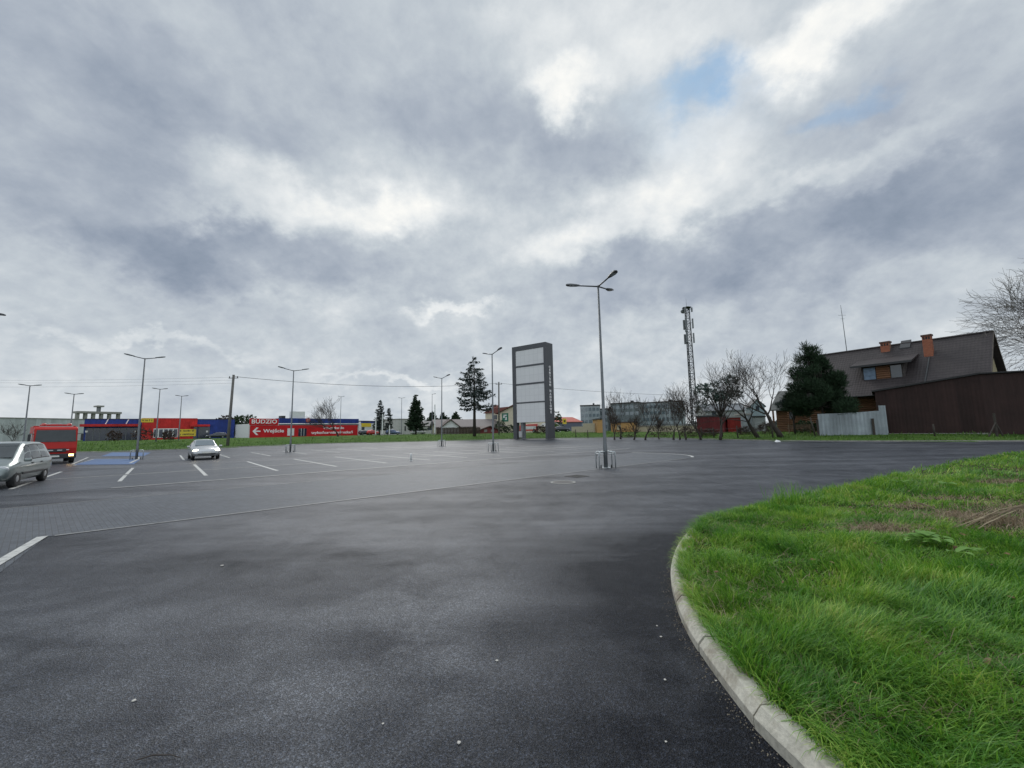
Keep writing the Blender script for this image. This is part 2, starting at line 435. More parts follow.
M['dull_paint'] = paint('dull_paint', (.19, .19, .185), .42)
M['blue_paint'] = paint('blue_paint', (.020, .082, .22), .36)
def grass_ground():
    s = NT('grass_ground')
    n = s.noise(.5, 6, .7); n2 = s.noise(6, 5, .7)
    a = s.ramp(n, [(.3, (.030, .060, .010)), (.5, (.050, .105, .016)), (.7, (.080, .125, .028))])
    a = s.mix(.8, a, s.ramp(n2, [(.3, (.3, .3, .3)), (.7, (.7, .7, .68))]), 'OVERLAY')
    s.set(Base_Color=a, Roughness=.95, Specular_IOR_Level=.1); s.bump(n2, 1., .12)
    return s.m
M['grass_ground'] = grass_ground()
def soil():
    s = NT('verge_soil')
    n = s.noise(2.5, 6, .7); n2 = s.noise(25, 4, .7)
    a = s.ramp(n, [(.3, (.030, .034, .012)), (.55, (.044, .040, .020)), (.75, (.052, .038, .026))])
    a = s.mix(.7, a, s.ramp(n2, [(.3, (.25, .25, .25)), (.7, (.7, .7, .7))]), 'OVERLAY')
    s.set(Base_Color=a, Roughness=1., Specular_IOR_Level=.1); s.bump(n2, 1., .03)
    return s.m
M['soil'] = soil()
def blade(name, cols):
    s = NT(name)
    g = s.n('ShaderNodeNewGeometry')
    n = s.noise(1.3, 4, .6)
    f = s.math('ADD', s.math('MULTIPLY', g.outputs['Random Per Island'], .55), s.math('MULTIPLY', s.math('SUBTRACT', n, .5), 1.5), True)
    f = s.math('ADD', f, .18, True)
    s.set(Base_Color=s.ramp(f, cols), Roughness=.5, Specular_IOR_Level=.35)
    tr = s.n('ShaderNodeBsdfTranslucent'); 
    s.l(s.ramp(f, [(p, tuple(min(1, v * 1.3) for v in c)) for p, c in cols]), tr.inputs[0])
    mxs = s.n('ShaderNodeMixShader'); mxs.inputs[0].default_value = .32
    s.l(s.p.outputs[0], mxs.inputs[1]); s.l(tr.outputs[0], mxs.inputs[2]); s.l(mxs.outputs[0], s.out.inputs[0])
    return s.m
M['blade'] = blade('grass_blade', [(.0, (.018, .080, .012)), (.32, (.075, .215, .021)), (.62, (.175, .335, .038)), (.86, (.34, .43, .085)), (1., (.50, .46, .19))])
M['bank_blade'] = blade('bank_blade', [(.0, (.030, .065, .012)), (.5, (.060, .125, .020)), (.8, (.11, .17, .035)), (1., (.16, .17, .06))])
M['straw'] = blade('straw', [(.0, (.11, .078, .05)), (.5, (.26, .20, .125)), (1., (.48, .40, .27))])
M['leaf'] = blade('dock_leaf', [(.0, (.09, .20, .035)), (.5, (.14, .28, .05)), (1., (.22, .36, .08))])
M['needle'] = mat('needle', (.022, .042, .024), .8, var=.5, scale=4, spec=.2)
M['needle_dark'] = mat('needle_dark', (.021, .041, .020), .8, var=.75, scale=4, spec=.2)
M['needle_grey'] = mat('needle_grey', (.035, .050, .045), .8, var=.5, scale=4, spec=.2)
M['bark'] = mat('bark', (.036, .029, .024), .9, var=.4, scale=8, bump=.6)
M['bark_pale'] = mat('bark_pale', (.12, .105, .09), .9, var=.35, scale=8)
M['twig'] = mat('twig', (.036, .029, .024), .9, var=.3, scale=3)
M['kerb'] = mat('kerb_concrete', (.30, .29, .265), .85, var=.35, scale=5, bump=.6, bscale=90)
M['kerb_far'] = mat('kerb_far', (.25, .245, .22), .85, var=.3, scale=2)
M['pole'] = mat('galvanised', (.115, .125, .132), .5, .4, var=.15, scale=6)
M['lamp_dark'] = mat('lamp_grey', (.06, .065, .07), .5, .3, var=.1)
M['lens'] = mat('lamp_lens', (.45, .47, .48), .2, var=.05)
M['guard'] = mat('guard_steel', (.40, .43, .44), .4, .5, var=.2, scale=9)
M['black'] = mat('black_rubber', (.014, .014, .015), .7, var=.2)
M['iron'] = mat('cast_iron', (.03, .029, .028), .55, .5, var=.4, scale=12, bump=.4)
M['conc'] = mat('concrete', (.24, .235, .22), .85, var=.2, scale=2, bump=.3)
M['glass'] = mat('window_glass', (.035, .045, .055), .08, var=.15, spec=.8)
M['glass_pale'] = mat('pale_glass', (.11, .14, .16), .1, var=.1, spec=.9)
M['glass_mpv'] = mat('car_glass', (.030, .038, .042), .08, var=.2, scale=2, spec=.45)
M['plastic'] = mat('dark_plastic', (.025, .026, .028), .5, var=.1)
M['chrome'] = mat('alloy', (.42, .43, .44), .3, .7, var=.1)
M['plate'] = mat('number_plate', (.62, .62, .58), .4, var=.05)
M['white'] = mat('white_render', (.62, .63, .62), .8, var=.08)
M['cream'] = mat('cream_render', (.55, .50, .38), .85, var=.1)
M['lamp_on'] = mat('lit_lamp', (.9, .85, .7), .3, emit=((1, .86, .62), 9.))
M['amber'] = mat('lit_amber', (.9, .6, .2), .3, emit=((1, .62, .2), 7.))
M['wire'] = mat('cable', (.05, .05, .055), .6)
def carpaint(name, c, rough=.28, metal=.4):
    s = NT(name); n = s.noise(1.2, 4, .6)
    s.set(Base_Color=s.ramp(n, [(.3, tuple(v * .9 for v in c)), (.7, c)]), Roughness=rough, Metallic=metal, Coat_Weight=.5, Coat_Roughness=.08)
    return s.m

# ------------------------------------------------------------------ the ground
def ground():
    rings = [0.6 * 1.055 ** i for i in range(150)]
    na = 300; vs = []; cx, cy = 2., 3.
    xs, ys = [], []
    for r in rings:
        for k in range(na):
            t = 2 * math.pi * k / na
            xs.append(cx + r * math.cos(t)); ys.append(cy + r * math.sin(t))
    xs.append(cx); ys.append(cy)
    zs = terr(xs, ys) - .03; xa_, ya_ = np.array(xs), np.array(ys)
    near = (ya_ < 32) & (xa_ > -3) & (sdist(xs, ys) < .7); zs = np.where(near, -.12, zs)
    mb = MB(); vs = list(zip(xs, ys, zs)); fs = []
    for i in range(len(rings) - 1):
        for k in range(na):
            k2 = (k + 1) % na
            fs.append((i * na + k, i * na + k2, (i + 1) * na + k2, (i + 1) * na + k))
    fs += [(len(vs) - 1, k, (k + 1) % na) for k in range(na)]
    mb.add(vs, fs)
    tag(mb.build('ground', M['grass_ground'], smooth=True), kind='structure')
ground()
def sheet(name, pts, z, m):
    from mathutils.geometry import tessellate_polygon
    bm = bmesh.new(); vv = [bm.verts.new((p[0], p[1], z)) for p in pts]
    for t_ in tessellate_polygon([[Vector((p[0], p[1], 0)) for p in pts]]):
        try: bm.faces.new([vv[i] for i in t_])
        except ValueError: pass
    bmesh.ops.recalc_face_normals(bm, faces=bm.faces)
    if bm.faces[:][0].normal.z < 0: bmesh.ops.reverse_faces(bm, faces=bm.faces)
    me = bpy.data.meshes.new(name); bm.to_mesh(me); bm.free(); me.materials.append(m)
    o = bpy.data.objects.new(name, me); col.objects.link(o)
    return tag(o, kind='structure')
KO = []
for i, p in enumerate(KC):
    d = (KC[min(i + 1, len(KC) - 1)] - KC[max(i - 1, 0)]).normalized(); KO.append((p.x + d.y * .09, p.y - d.x * .09))
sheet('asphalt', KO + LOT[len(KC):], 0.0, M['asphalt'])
# aisle of concrete pavers with a rounded end, then the bay pavers behind it
def arc(cu, cv, r, a0, a1, n=10): return [uv(cu + r * math.cos(a0 + (a1 - a0) * i / n), cv + r * math.sin(a0 + (a1 - a0) * i / n)) for i in range(n + 1)]
VA, VB, VC = 11.15, 16.4, 19.9
UE = 25.4
sheet('paved_apron', [uv(-60, 5.5), uv(-1.6, 5.5), uv(-1.5, VA - .002), uv(-60, VA - .002)], .004, M['pavers'])
sheet('paved_aisle', [uv(-60, VA)] + arc(UE - 3.2, VA + 3.2, 3.2, -math.pi / 2, 0) + [uv(UE, VB), uv(-60, VB)], .004, M['pavers'])
sheet('parking_bays', [uv(-60, VC), uv(46, VC), uv(46, 31.6), uv(-60, 31.6)], .004, M['bay_pavers'])
sheet('far_parking_bays', [uv(-8, 37.5), uv(44, 37.5), uv(44, 50), uv(-8, 50)], .004, M['bay_pavers'])

def strip(mb, a, b, w, z):
    a, b = Vector(a), Vector(b); d = (b - a); n = Vector((-d.y, d.x, 0)).normalized() * w / 2
    mb.add([(p.x, p.y, z) for p in (a - n, b - n, b + n, a + n)], [(0, 1, 2, 3)])
mk = MB()
for k in range(-5, 13):
    u_ = -1.25 + 2.75 * k
    if k == 0:
        strip(mk, uv(u_, 22.6), uv(u_, 26.0), .13, .010); strip(mk, uv(u_, 26.6), uv(u_, 31.8), .13, .010)
    else: strip(mk, uv(u_, 22.5), uv(u_, 31.8), .14, .010)
for k in range(-1, 13):
    u_ = -1.55 + 2.75 * k
    strip(mk, uv(u_, 38.4), uv(u_, 42.8), .13, .010); strip(mk, uv(u_, 43.2), uv(u_, 48), .13, .010)
strip(mk, G(42.5, 537), G(-8, 567), .14, .012)
mk.build('white_markings', M['white_paint'], fix=False)['kind'] = 'structure'
mk = MB()                                             # flush concrete edging lines
for v_, u0_, u1_, w_ in ((VA, -1.4, UE - 3.2, .10), (VB, -40, 22, .08)):
    strip(mk, uv(u0_, v_), uv(u1_, v_), w_, .008)
mk.build('edging_lines', M['dull_paint'], fix=False)['kind'] = 'structure'
mk = MB()
for v_, u0_, u1_ in ((VC + .05, -1.3, 30), (26.35, -16, 34), (43, -1, 34)): strip(mk, uv(u0_, v_), uv(u1_, v_), .26, .009)
mk.build('bay_end_lines', paint('worn_paint', (.25, .25, .24), .44), fix=False)['kind'] = 'structure'
mk = MB()
pts = arc(UE - 3.2, VA + 3.2, 3.2, -1.25, .1, 16) + [uv(UE, VA + 3.6 + i) for i in range(3)]
for a, b_ in zip(pts, pts[1:]): strip(mk, a, b_, .16, .010)
mk.build('curved_marking', M['white_paint'], fix=False)['kind'] = 'structure'
sheet('blue_bay', [G(74, 464.9), G(134, 464.5), G(141, 459.0), G(95, 459.0)], .014, M['blue_paint'])
sheet('blue_bay', [G(101, 456.4), G(144, 456.2), G(151, 452.6), G(112, 452.6)], .014, M['blue_paint'])
mk = MB()
a, b_ = G(72, 464.5), G(88, 457.6); strip(mk, a, b_, .14, .018)
strip(mk, G(93, 459.4), G(120, 458.6), .14, .018)
a, b_ = G(130, 463.2), G(140, 458.6); strip(mk, a, b_, .14, .018)
mk.build('bay_markings', M['white_paint'], fix=False)['kind'] = 'structure'

# kerb beside the verge: separate bevelled concrete stones with joints
def kerb():
    L = [0.]
    for p, q_ in zip(KC, KC[1:]): L.append(L[-1] + (q_ - p).length)
    def at(s):
        s = min(max(s, 0), L[-1] - 1e-6); i = max(j for j in range(len(L)) if L[j] <= s); i = min(i, len(KC) - 2)
        t = (s - L[i]) / (L[i + 1] - L[i]); p = KC[i].lerp(KC[i + 1], t)
        a = at_t(max(0, s - .15)); b_ = at_t(min(L[-1], s + .15)); d = (b_ - a).normalized()
        return p, Vector((d.y, -d.x, 0))              # normal towards the verge
    def at_t(s):
        s = min(max(s, 0), L[-1] - 1e-6); i = max(j for j in range(len(L)) if L[j] <= s); i = min(i, len(KC) - 2)
        return KC[i].lerp(KC[i + 1], (s - L[i]) / (L[i + 1] - L[i]))
    prof = [(0, -.05), (0, .062), (.004, .068), (.046, .120), (.054, .124), (.147, .124), (.15, .120), (.15, -.05)]
    mb = MB(); s = .13; ln = .80; rnd = random.Random(3)
    while s < L[-1] - ln and at_t(s).y < 8.4:
        n = 5; vs = []; dz = rnd.uniform(-.003, .003); dn = rnd.uniform(-.004, .004)
        for k in range(n + 1):
            p, nn = at(s + (ln - .020) * k / n)
            vs += [(p.x + nn.x * (a + dn), p.y + nn.y * (a + dn), h + dz) for a, h in prof]
        m_ = len(prof); fs = [(k * m_ + i, k * m_ + i + 1, (k + 1) * m_ + i + 1, (k + 1) * m_ + i) for k in range(n) for i in range(m_ - 1)]
        fs += [tuple(range(m_)), tuple(n * m_ + i for i in range(m_ - 1, -1, -1))]
        mb.add(vs, fs); s += ln
    s_ = NT('kerb_stone')
    n = s_.noise(4, 6, .7); n2 = s_.noise(30, 5, .7); 
    a = s_.ramp(n, [(.25, (.32, .30, .25)), (.5, (.43, .41, .345)), (.75, (.48, .465, .40))])
    a = s_.mix(.6, a, s_.ramp(n2, [(.3, (.3, .3, .3)), (.7, (.65, .65, .65))]), 'OVERLAY')
    a = s_.mix(s_.ramp(s_.noise(1.7, 5, .75), [(.5, (0, 0, 0)), (.68, (.75, .75, .75))]), a, (.14, .105, .065))
    s_.set(Base_Color=a, Roughness=.85); s_.bump(n2, .5, .01)
    tag(mb.build('kerb', s_.m), kind='structure')
kerb()
mb = MB()
fp = [p for p in FARC]
inner = []
for i, p in enumerate(fp):
    d = (fp[min(i + 1, len(fp) - 1)] - fp[max(i - 1, 0)]).normalized(); inner.append((p, Vector((d.y, -d.x, 0))))
vs = []
for p, n in inner:
    vs += [(p.x + n.x * a, p.y + n.y * a, h) for a, h in ((-.12, -.05), (-.12, .10), (.06, .10), (.06, -.05))]
mb.add(vs, [(i * 4 + k, i * 4 + k + 1, (i + 1) * 4 + k + 1, (i + 1) * 4 + k) for i in range(len(inner) - 1) for k in range(3)])
tag(mb.build('far_kerb', M['kerb_far']), kind='structure')

# the verge sheet, finer than the ground, lies on it
def verge():
    mb = MB(); nx = 26; vs = []
    ks = [p for p in KC if p.y > .5]
    for i, p in enumerate(ks):
        d = (ks[min(i + 1, len(ks) - 1)] - ks[max(i - 1, 0)]).normalized(); n = Vector((d.y, -d.x, 0))
        far_ = Vector((p.x + 14 + p.y * .5, p.y * .45 - 1.5, 0))
        for k in range(nx + 1):
            t = (k / nx) ** 1.6
            q_ = (p + n * .14).lerp(far_, t); vs.append((q_.x, q_.y))
    zz = terr([v[0] for v in vs], [v[1] for v in vs])
    zz = np.maximum(zz, .085)
    vs = [(v[0], v[1], z) for v, z in zip(vs, zz)]
    mb.add(vs, [(i * (nx + 1) + k, i * (nx + 1) + k + 1, (i + 1) * (nx + 1) + k + 1, (i + 1) * (nx + 1) + k) for i in range(len(ks) - 1) for k in range(nx)])
    tag(mb.build('grass_verge', M['soil'], smooth=True), kind='structure')
verge()

# ------------------------------------------------------------------ grass blades
rng = np.random.default_rng(5)
def vnoise(x, y, s, seed):
    """cheap smooth value noise"""
    r = np.random.default_rng(seed).random((64, 64))
    fx, fy = x * s, y * s; ix, iy = np.floor(fx).astype(int), np.floor(fy).astype(int)
    tx, ty = fx - ix, fy - iy; tx = tx * tx * (3 - 2 * tx); ty = ty * ty * (3 - 2 * ty)
    g = lambda i, j: r[i % 64, j % 64]
    return (g(ix, iy) * (1 - tx) + g(ix + 1, iy) * tx) * (1 - ty) + (g(ix, iy + 1) * (1 - tx) + g(ix + 1, iy + 1) * tx) * ty
PATCH = [(G(988, 521, .2), .74, .46), (G(882, 527, .2), .40, .30), (G(905, 506, .2), .3, .24), (G(943, 497, .2), .42, .3), (G(1045, 512, .2), 1.0, .6), (G(1000, 480, .2), .7, .3)]
def bare(x, y):
    w = np.zeros(len(x))
    for c, rx, ry in PATCH:
        q_ = ((x - c.x) / rx) ** 2 + ((y - c.y) / ry) ** 2
        w = np.maximum(w, np.exp(-q_ * 1.1))
    return np.clip(w * (.95 + .6 * vnoise(x, y, 2.5, 9)), 0, 1)
def worn(x, y):
    w = np.zeros(len(x))
    for c, rx, ry in PATCH: w = np.maximum(w, np.exp(-((x - c.x) / (rx * 1.9)) ** 2 - ((y - c.y + .25) / (ry * 2.6)) ** 2))
    return w
def blades(name, x, y, length, width, lean, ang, m, z0=None, curl=1.):
    n = len(x)
    z = (terr(x, y) if z0 is None else z0) - .01
    ts = np.array([0, .4, .75, 1.])
    dx, dy = np.cos(ang), np.sin(ang)
    pxn, pyn = -dy, dx
    rot = rng.normal(0, .7, n); wx, wy = pxn * np.cos(rot) - dx * np.sin(rot) * .5, pyn * np.cos(rot) - dy * np.sin(rot) * .5
    V = np.zeros((n, 7, 3), np.float32)
    for i, t in enumerate(ts):
        a = lean * (t ** .9) * curl
        # arc: integrate approximately
        h = length * t * np.cos(a * .55); o = length * t * np.sin(a * .55 + .05)
        cx, cy, cz = x + dx * o, y + dy * o, z + h
        w = width * (1 - t) ** .55 if i < 3 else 0
        if i < 3:
            V[:, 2 * i] = np.stack([cx - wx * w, cy - wy * w, cz], 1); V[:, 2 * i + 1] = np.stack([cx + wx * w, cy + wy * w, cz], 1)
        else: V[:, 6] = np.stack([cx, cy, cz], 1)
    base = (np.arange(n) * 7)[:, None]
    quads = np.concatenate([base + np.array([0, 1, 3, 2]), base + np.array([2, 3, 5, 4])], 1).reshape(-1)
    tris = (base + np.array([4, 5, 6])).reshape(-1)
    me = bpy.data.meshes.new(name)
    me.vertices.add(n * 7); me.vertices.foreach_set('co', V.reshape(-1))
    nl = len(quads) + len(tris); me.loops.add(nl)
    me.loops.foreach_set('vertex_index', np.concatenate([quads, tris]).astype(np.int32))
    npoly = n * 3; me.polygons.add(npoly)
    ls = np.concatenate([np.arange(n * 2) * 4, n * 8 + np.arange(n) * 3]).astype(np.int32)
    me.polygons.foreach_set('loop_start', ls)
    me.materials.append(m); me.update(calc_edges=True); me.validate()
    me.polygons.foreach_set('use_smooth', [True] * len(me.polygons))
    o = bpy.data.objects.new(name, me); col.objects.link(o); return o
def scatter(n, rmin, rmax, a0, a1):
    r = np.sqrt(rng.random(n) * (rmax ** 2 - rmin ** 2) + rmin ** 2); a = a0 + (a1 - a0) * rng.random(n)
    x, y = r * np.sin(a), r * np.cos(a)
    d = sdist(x, y); k = (d > np.where(y > 7.9, -.04, .13)) & (y < 32)
    return x[k], y[k], d[k]
X_, Y_, D_, L_, W_ = [], [], [], [], []
for n, r0_, r1_, ln, wd in ((110000, 1.6, 5, .195, .0038), (120000, 4.5, 10, .18, .0050), (85000, 9, 18, .20, .0075), (60000, 16, 34, .19, .012), (16000, 30, 60, .2, .02)):
    x, y, d = scatter(n, r0_, r1_, R(8), R(66)); X_.append(x); Y_.append(y); D_.append(d)
    L_.append(np.full(len(x), ln)); W_.append(np.full(len(x), wd))
X_, Y_, D_, L_, W_ = map(np.concatenate, (X_, Y_, D_, L_, W_))
bw = bare(X_, Y_)
keep = rng.random(len(X_)) > bw * .88
xg, yg, dg_, lg, wg = X_[keep], Y_[keep], D_[keep], L_[keep], W_[keep]
tuft = vnoise(xg, yg, 1.6, 1) * .6 + vnoise(xg, yg, 4.5, 2) * .4
edge = np.where(yg > 7.9, 1.1, np.clip((dg_ - .1) / .4, .7, 1))
lg = lg * (.30 + 1.75 * tuft ** 1.4) * rng.uniform(.6, 1.35, len(xg)) * edge * (1 - .72 * worn(xg, yg)) * np.where((xg > 3.5) & (yg > 4.5), .75, 1)
flow = 1.6 + 3.4 * vnoise(xg, yg, 1.1, 3) + 2.6 * vnoise(xg, yg, 3.4, 4)
tag(blades('grass', xg, yg, lg, wg * rng.uniform(.7, 1.3, len(xg)), np.clip(rng.uniform(.6, 2.6, len(xg)) * (.55 + 1.0 * vnoise(xg, yg, 1.8, 8)), .2, 3.0), flow + rng.normal(0, .95, len(xg)), M['blade']), kind='stuff')
ox, oy, oa = [], [], []
for i in range(len(KC) - 1):
    p, q_ = KC[i], KC[i + 1]
    if p.y < .8 or p.y > 8.6: continue
    d = (q_ - p); n = int(d.length * 420 * (.5 + p.y / 8)); t = rng.random(n); nn = Vector((d.y, -d.x, 0)).normalized(); off = .10 + rng.random(n) * .13
    clump = vnoise(p.x + d.x * t, p.y + d.y * t, 5.0, 21) > .27; t, off = t[clump], off[clump]
    ox.append(p.x + d.x * t + nn.x * off); oy.append(p.y + d.y * t + nn.y * off); oa.append(math.atan2(-nn.y, -nn.x) + rng.normal(0, .7, len(t)))
ox, oy, oa = map(np.concatenate, (ox, oy, oa))
tag(blades('kerb_grass', ox, oy, rng.uniform(.08, .22, len(ox)), np.full(len(ox), .004), rng.uniform(1.2, 2.6, len(ox)), oa, M['blade'], z0=np.full(len(ox), .12)), kind='stuff')
# tall tuft at the kerb's bend
n = 800; c = G(760, 503, .12)
x = rng.normal(c.x + .25, .38, n); y = rng.normal(c.y + .15, .22, n); k = sdist(x, y) > .08; x, y = x[k], y[k]
tag(blades('tall_grass', x, y, rng.uniform(.2, .56, len(x)), np.full(len(x), .0055), rng.uniform(.1, 1.0, len(x)), rng.uniform(0, 6.28, len(x)), M['blade']),
    'tall tuft of green grass at the bend of the concrete kerb', 'grass tuft')
# straw in the worn patches
kk = (rng.random(len(X_)) < np.maximum(bw * .6, .065 * (vnoise(X_, Y_, 1.1, 12) > .45) + .10 * worn(X_, Y_))) & (X_ > 1.5)
xs_, ys_ = X_[kk], Y_[kk]
tag(blades('dead_grass', xs_, ys_, L_[kk] * rng.uniform(.4, 1.1, len(xs_)), W_[kk] * .9, rng.uniform(1.1, 2.8, len(xs_)), rng.uniform(0, 6.28, len(xs_)), M['straw'], curl=1.1), kind='stuff')
# the rough grass of the far bank
FBx, FBy = [], []
for i in range(len(FARC) - 1):
    p, q_ = FARC[i], FARC[i + 1]
    if p.x < -75 or p.x > 50: continue
    n = int((q_ - p).length * 46)
    t = rng.random(n); d = (q_ - p).normalized(); nn = Vector((d.y, -d.x)) if True else None
    o_ = .1 + rng.random(n) ** 1.3 * 13
    FBx.append(p.x + (q_.x - p.x) * t + nn[0] * o_); FBy.append(p.y + (q_.y - p.y) * t + nn[1] * o_)
fx_, fy_ = np.concatenate(FBx), np.concatenate(FBy)
k = sdist(fx_, fy_) > .12; fx_, fy_ = fx_[k], fy_[k]
tag(blades('bank_grass', fx_, fy_, rng.uniform(.12, .42, len(fx_)) * (.5 + vnoise(fx_, fy_, .35, 6)), np.full(len(fx_), .04), rng.uniform(.3, 1.6, len(fx_)), rng.uniform(0, 6.28, len(fx_)), M['bank_blade']), kind='stuff')

# ------------------------------------------------------------------ weeds and litter on the verge and asphalt
def leafy(name, label, px, py, nl, size, seed, m, group=None):
    rnd = random.Random(seed); c = G(px, py, .2); z = tz(c.x, c.y)
    mb = MB()
    for k in range(nl):
        a = rnd.uniform(0, 6.28); L = size * rnd.uniform(.6, 1.2); w = L * .22; tilt = rnd.uniform(.35, .9)
        o_ = Vector((rnd.gauss(0, size * .35), rnd.gauss(0, size * .25), .03))
        d = Vector((math.cos(a), math.sin(a), 0)); n = Vector((-d.y, d.x, 0)); rows = []
        for t in (0, .2, .45, .7, .9, 1.):
            ww = w * math.sin(math.pi * min(1, t * .92 + .08)) ** .8 if t < 1 else .002
            cc = o_ + d * (L * t) + Vector((0, 0, L * (tilt * t - .75 * tilt * t * t)))
            rows += [cc - n * ww + Vector((0, 0, ww * .3)), cc, cc + n * ww + Vector((0, 0, ww * .3))]
        mb.add(rows, [(i * 3 + j, i * 3 + j + 1, i * 3 + j + 4, i * 3 + j + 3) for i in range(5) for j in range(2)])
    o = mb.build(name, m, smooth=True, fix=False); o.location = (c.x, c.y, z + .07)
    return tag(o, label, 'weed', group)
leafy('dock_plant', 'broad leaved green dock plant in front of the brown dead patch', 928, 545, 22, .22, 1, M['leaf'])
leafy('dock_plant', 'small pale leaf rosette alone in the grass below the dock plant', 962, 557, 6, .17, 2, M['leaf'])
leafy('dock_plant', 'small leafy weed in the grass behind the dead patch', 946, 486, 9, .2, 3, M['leaf'])
leafy('dock_plant', 'single pale leafy weed near the far edge of the verge', 900, 483, 5, .2, 4, M['leaf'])
def stalks(name, label, p0, p1, n, seed, m, r=.007):
    rnd = random.Random(seed); mb = MB()
    for k in range(n):
        a = p0 + Vector((rnd.gauss(0, .10), rnd.gauss(0, .06), 0)); b_ = p1 + Vector((rnd.gauss(0, .06), rnd.gauss(0, .06), rnd.uniform(-.05, .06)))
        t0 = rnd.uniform(0, .45); t1 = rnd.uniform(.55, 1)
        pts = []
        for i in range(6):
            t = t0 + (t1 - t0) * i / 5
            p = a.lerp(b_, t); p.z += .06 * math.sin(math.pi * t) + rnd.uniform(-.012, .012); p.x += rnd.uniform(-.015, .015); pts.append(p)
        mb.path(pts, [r * rnd.uniform(.6, 1.2)] * 5 + [r * .4], 4)
    o = mb.build(name, m, smooth=True)
    return tag(o, label, 'dead stalks')
a = G(962, 532, .22); a.z = tz(a.x, a.y) + .05; b_ = G(1035, 511, .3); b_.z = tz(b_.x, b_.y) + .22
stalks('dry_stalks', 'bundle of dry straw coloured stalks lying across the brown patch', a, b_, 10, 4, M['straw'])
a = G(985, 470, .2); a.z = tz(a.x, a.y) + .12; b_ = G(1010, 482, .2); b_.z = tz(b_.x, b_.y) + .2
stalks('dry_stalks', 'few thin dry stalks in the grass near the far edge of the verge', a, b_, 4, 5, M['straw'], .006)
a = G(908, 505, .2); a.z = tz(a.x, a.y) + .06; b_ = G(935, 515, .2); b_.z = tz(b_.x, b_.y) + .05
stalks('dry_stalks', 'short curl of dry stalks left of the main brown patch', a, b_, 7, 6, M['straw'], .006)
st = mat('pebble', (.45, .43, .39), .8, var=.2)
def pebble(px, py, r, label, seed, m=st, z=0.):
    rnd = random.Random(seed); c = G(px, py, z); mb = MB()
    n = 8; prof = [(.25, 0), (.85, .12), (1, .35), (.7, .6), (.15, .7)]
    mb.lathe([(a * r, h * r) for a, h in prof], (0, 0, 0), n)
    mb.v = [(v[0] * rnd.uniform(.8, 1.25), v[1] * rnd.uniform(.8, 1.2), v[2]) for v in mb.v]
    o = mb.build('pebble', m, smooth=True); o.location = (c.x, c.y, .0)
    return tag(o, label, 'pebble', 'pebbles scattered on the asphalt')
for i, (px, py, r, lb) in enumerate([(459, 743, .012, 'pale pebble on the asphalt nearest the bottom of the photo'), (383, 724, .008, 'tiny white pebble left of the pale bottom pebble on the asphalt'),
        (661, 637, .010, 'white pebble on dark asphalt left of the kerb bend'), (657, 626, .008, 'smaller pebble just behind the one left of the kerb bend'),
        (666, 742, .007, 'tiny white pebble on dark asphalt between the bottom pebble and kerb'), (497, 661, .012, 'grey pebble in the middle of the near asphalt'),
        (222, 566, .02, 'flat pale pebble on the asphalt in the left half of the photo'), (134, 701, .014, 'brownish pebble on the asphalt at lower left'),
        (716, 681, .008, 'tiny white pebble right beside the near kerb stone'), (665, 680, .010, 'pale pebble on dark asphalt a hand left of the near kerb stones')]):
    pebble(px, py, r, lb, i)
mb = MB(); c = G(150, 762); mb.path([c + Vector((-.08, 0, .01)), c + Vector((0, .02, .02)), c + Vector((.09, .03, .012)), c + Vector((.16, .01, .01))], [.003, .004, .003, .002], 5)
tag(mb.build('twig', M['bark'], smooth=True), 'thin dark twig lying on the asphalt at the bottom edge', 'twig')
mb = MB(); c = G(778, 442.5); z = tz(c.x, c.y); c.z = max(z, 0) + .04
mb.add([c + Vector(v) for v in ((-.25, -.1, 0), (.2, -.15, .03), (.28, .1, .12), (-.05, .15, .22), (-.28, .1, .06), (0, 0, .2))], [(0, 1, 5), (1, 2, 5), (2, 3, 5), (3, 4, 5), (4, 0, 5)])
tag(mb.build('litter_bag', M['white']), 'crumpled white scrap lying at the far road edge', 'litter')
def cover(px, py, r, label, square=False):
    c = G(px, py); o = thing('drain_grate' if square else 'manhole_cover', label, 'drain' if square else 'manhole', (c.x, c.y, 0), UANG)
    if square:
        mb = MB(); mb.bb(-r, r, -r, -r + .06, 0, .012); mb.bb(-r, r, r - .06, r, 0, .012); mb.bb(-r, -r + .06, -r + .06, r - .06, 0, .012); mb.bb(r - .06, r, -r + .06, r - .06, 0, .012)
        mb.build('frame', M['iron'], o)
        mb = MB()
        for k in range(7):
            x = -r + .1 + k * (2 * r - .2) / 6; mb.bb(x - .018, x + .018, -r + .06, r - .06, .001, .010)
        mb.build('grate', M['iron'], o)
    else:
        mb = MB(); mb.lathe([(r, 0), (r, .014), (r * .82, .014), (r * .82, .0)], n=24); mb.build('frame', M['conc'], o)
        mb = MB(); mb.lathe([(r * .8, .0), (r * .8, .012), (r * .7, .015), (.02, .015)], n=24); mb.build('lid', M['iron'], o)
cover(577, 476.3, .33, 'dark square drain grate in the paving left of the nearest lamp post', True)
cover(563, 482.5, .42, 'round manhole cover in the paving in front of the drain grate')
c = G(411, 461); o = thing('marker_post', 'short white marker post standing among the empty parking bays', 'post', c)
mb = MB(); mb.lathe([(.06, 0), (.06, .40), (.045, .45)], n=10); mb.build('post', M['white'], o, smooth=True)
mb = MB(); mb.lathe([(.09, 0), (.09, .02), (.06, .025)], n=10); mb.build('base_plate', M['white'], o)

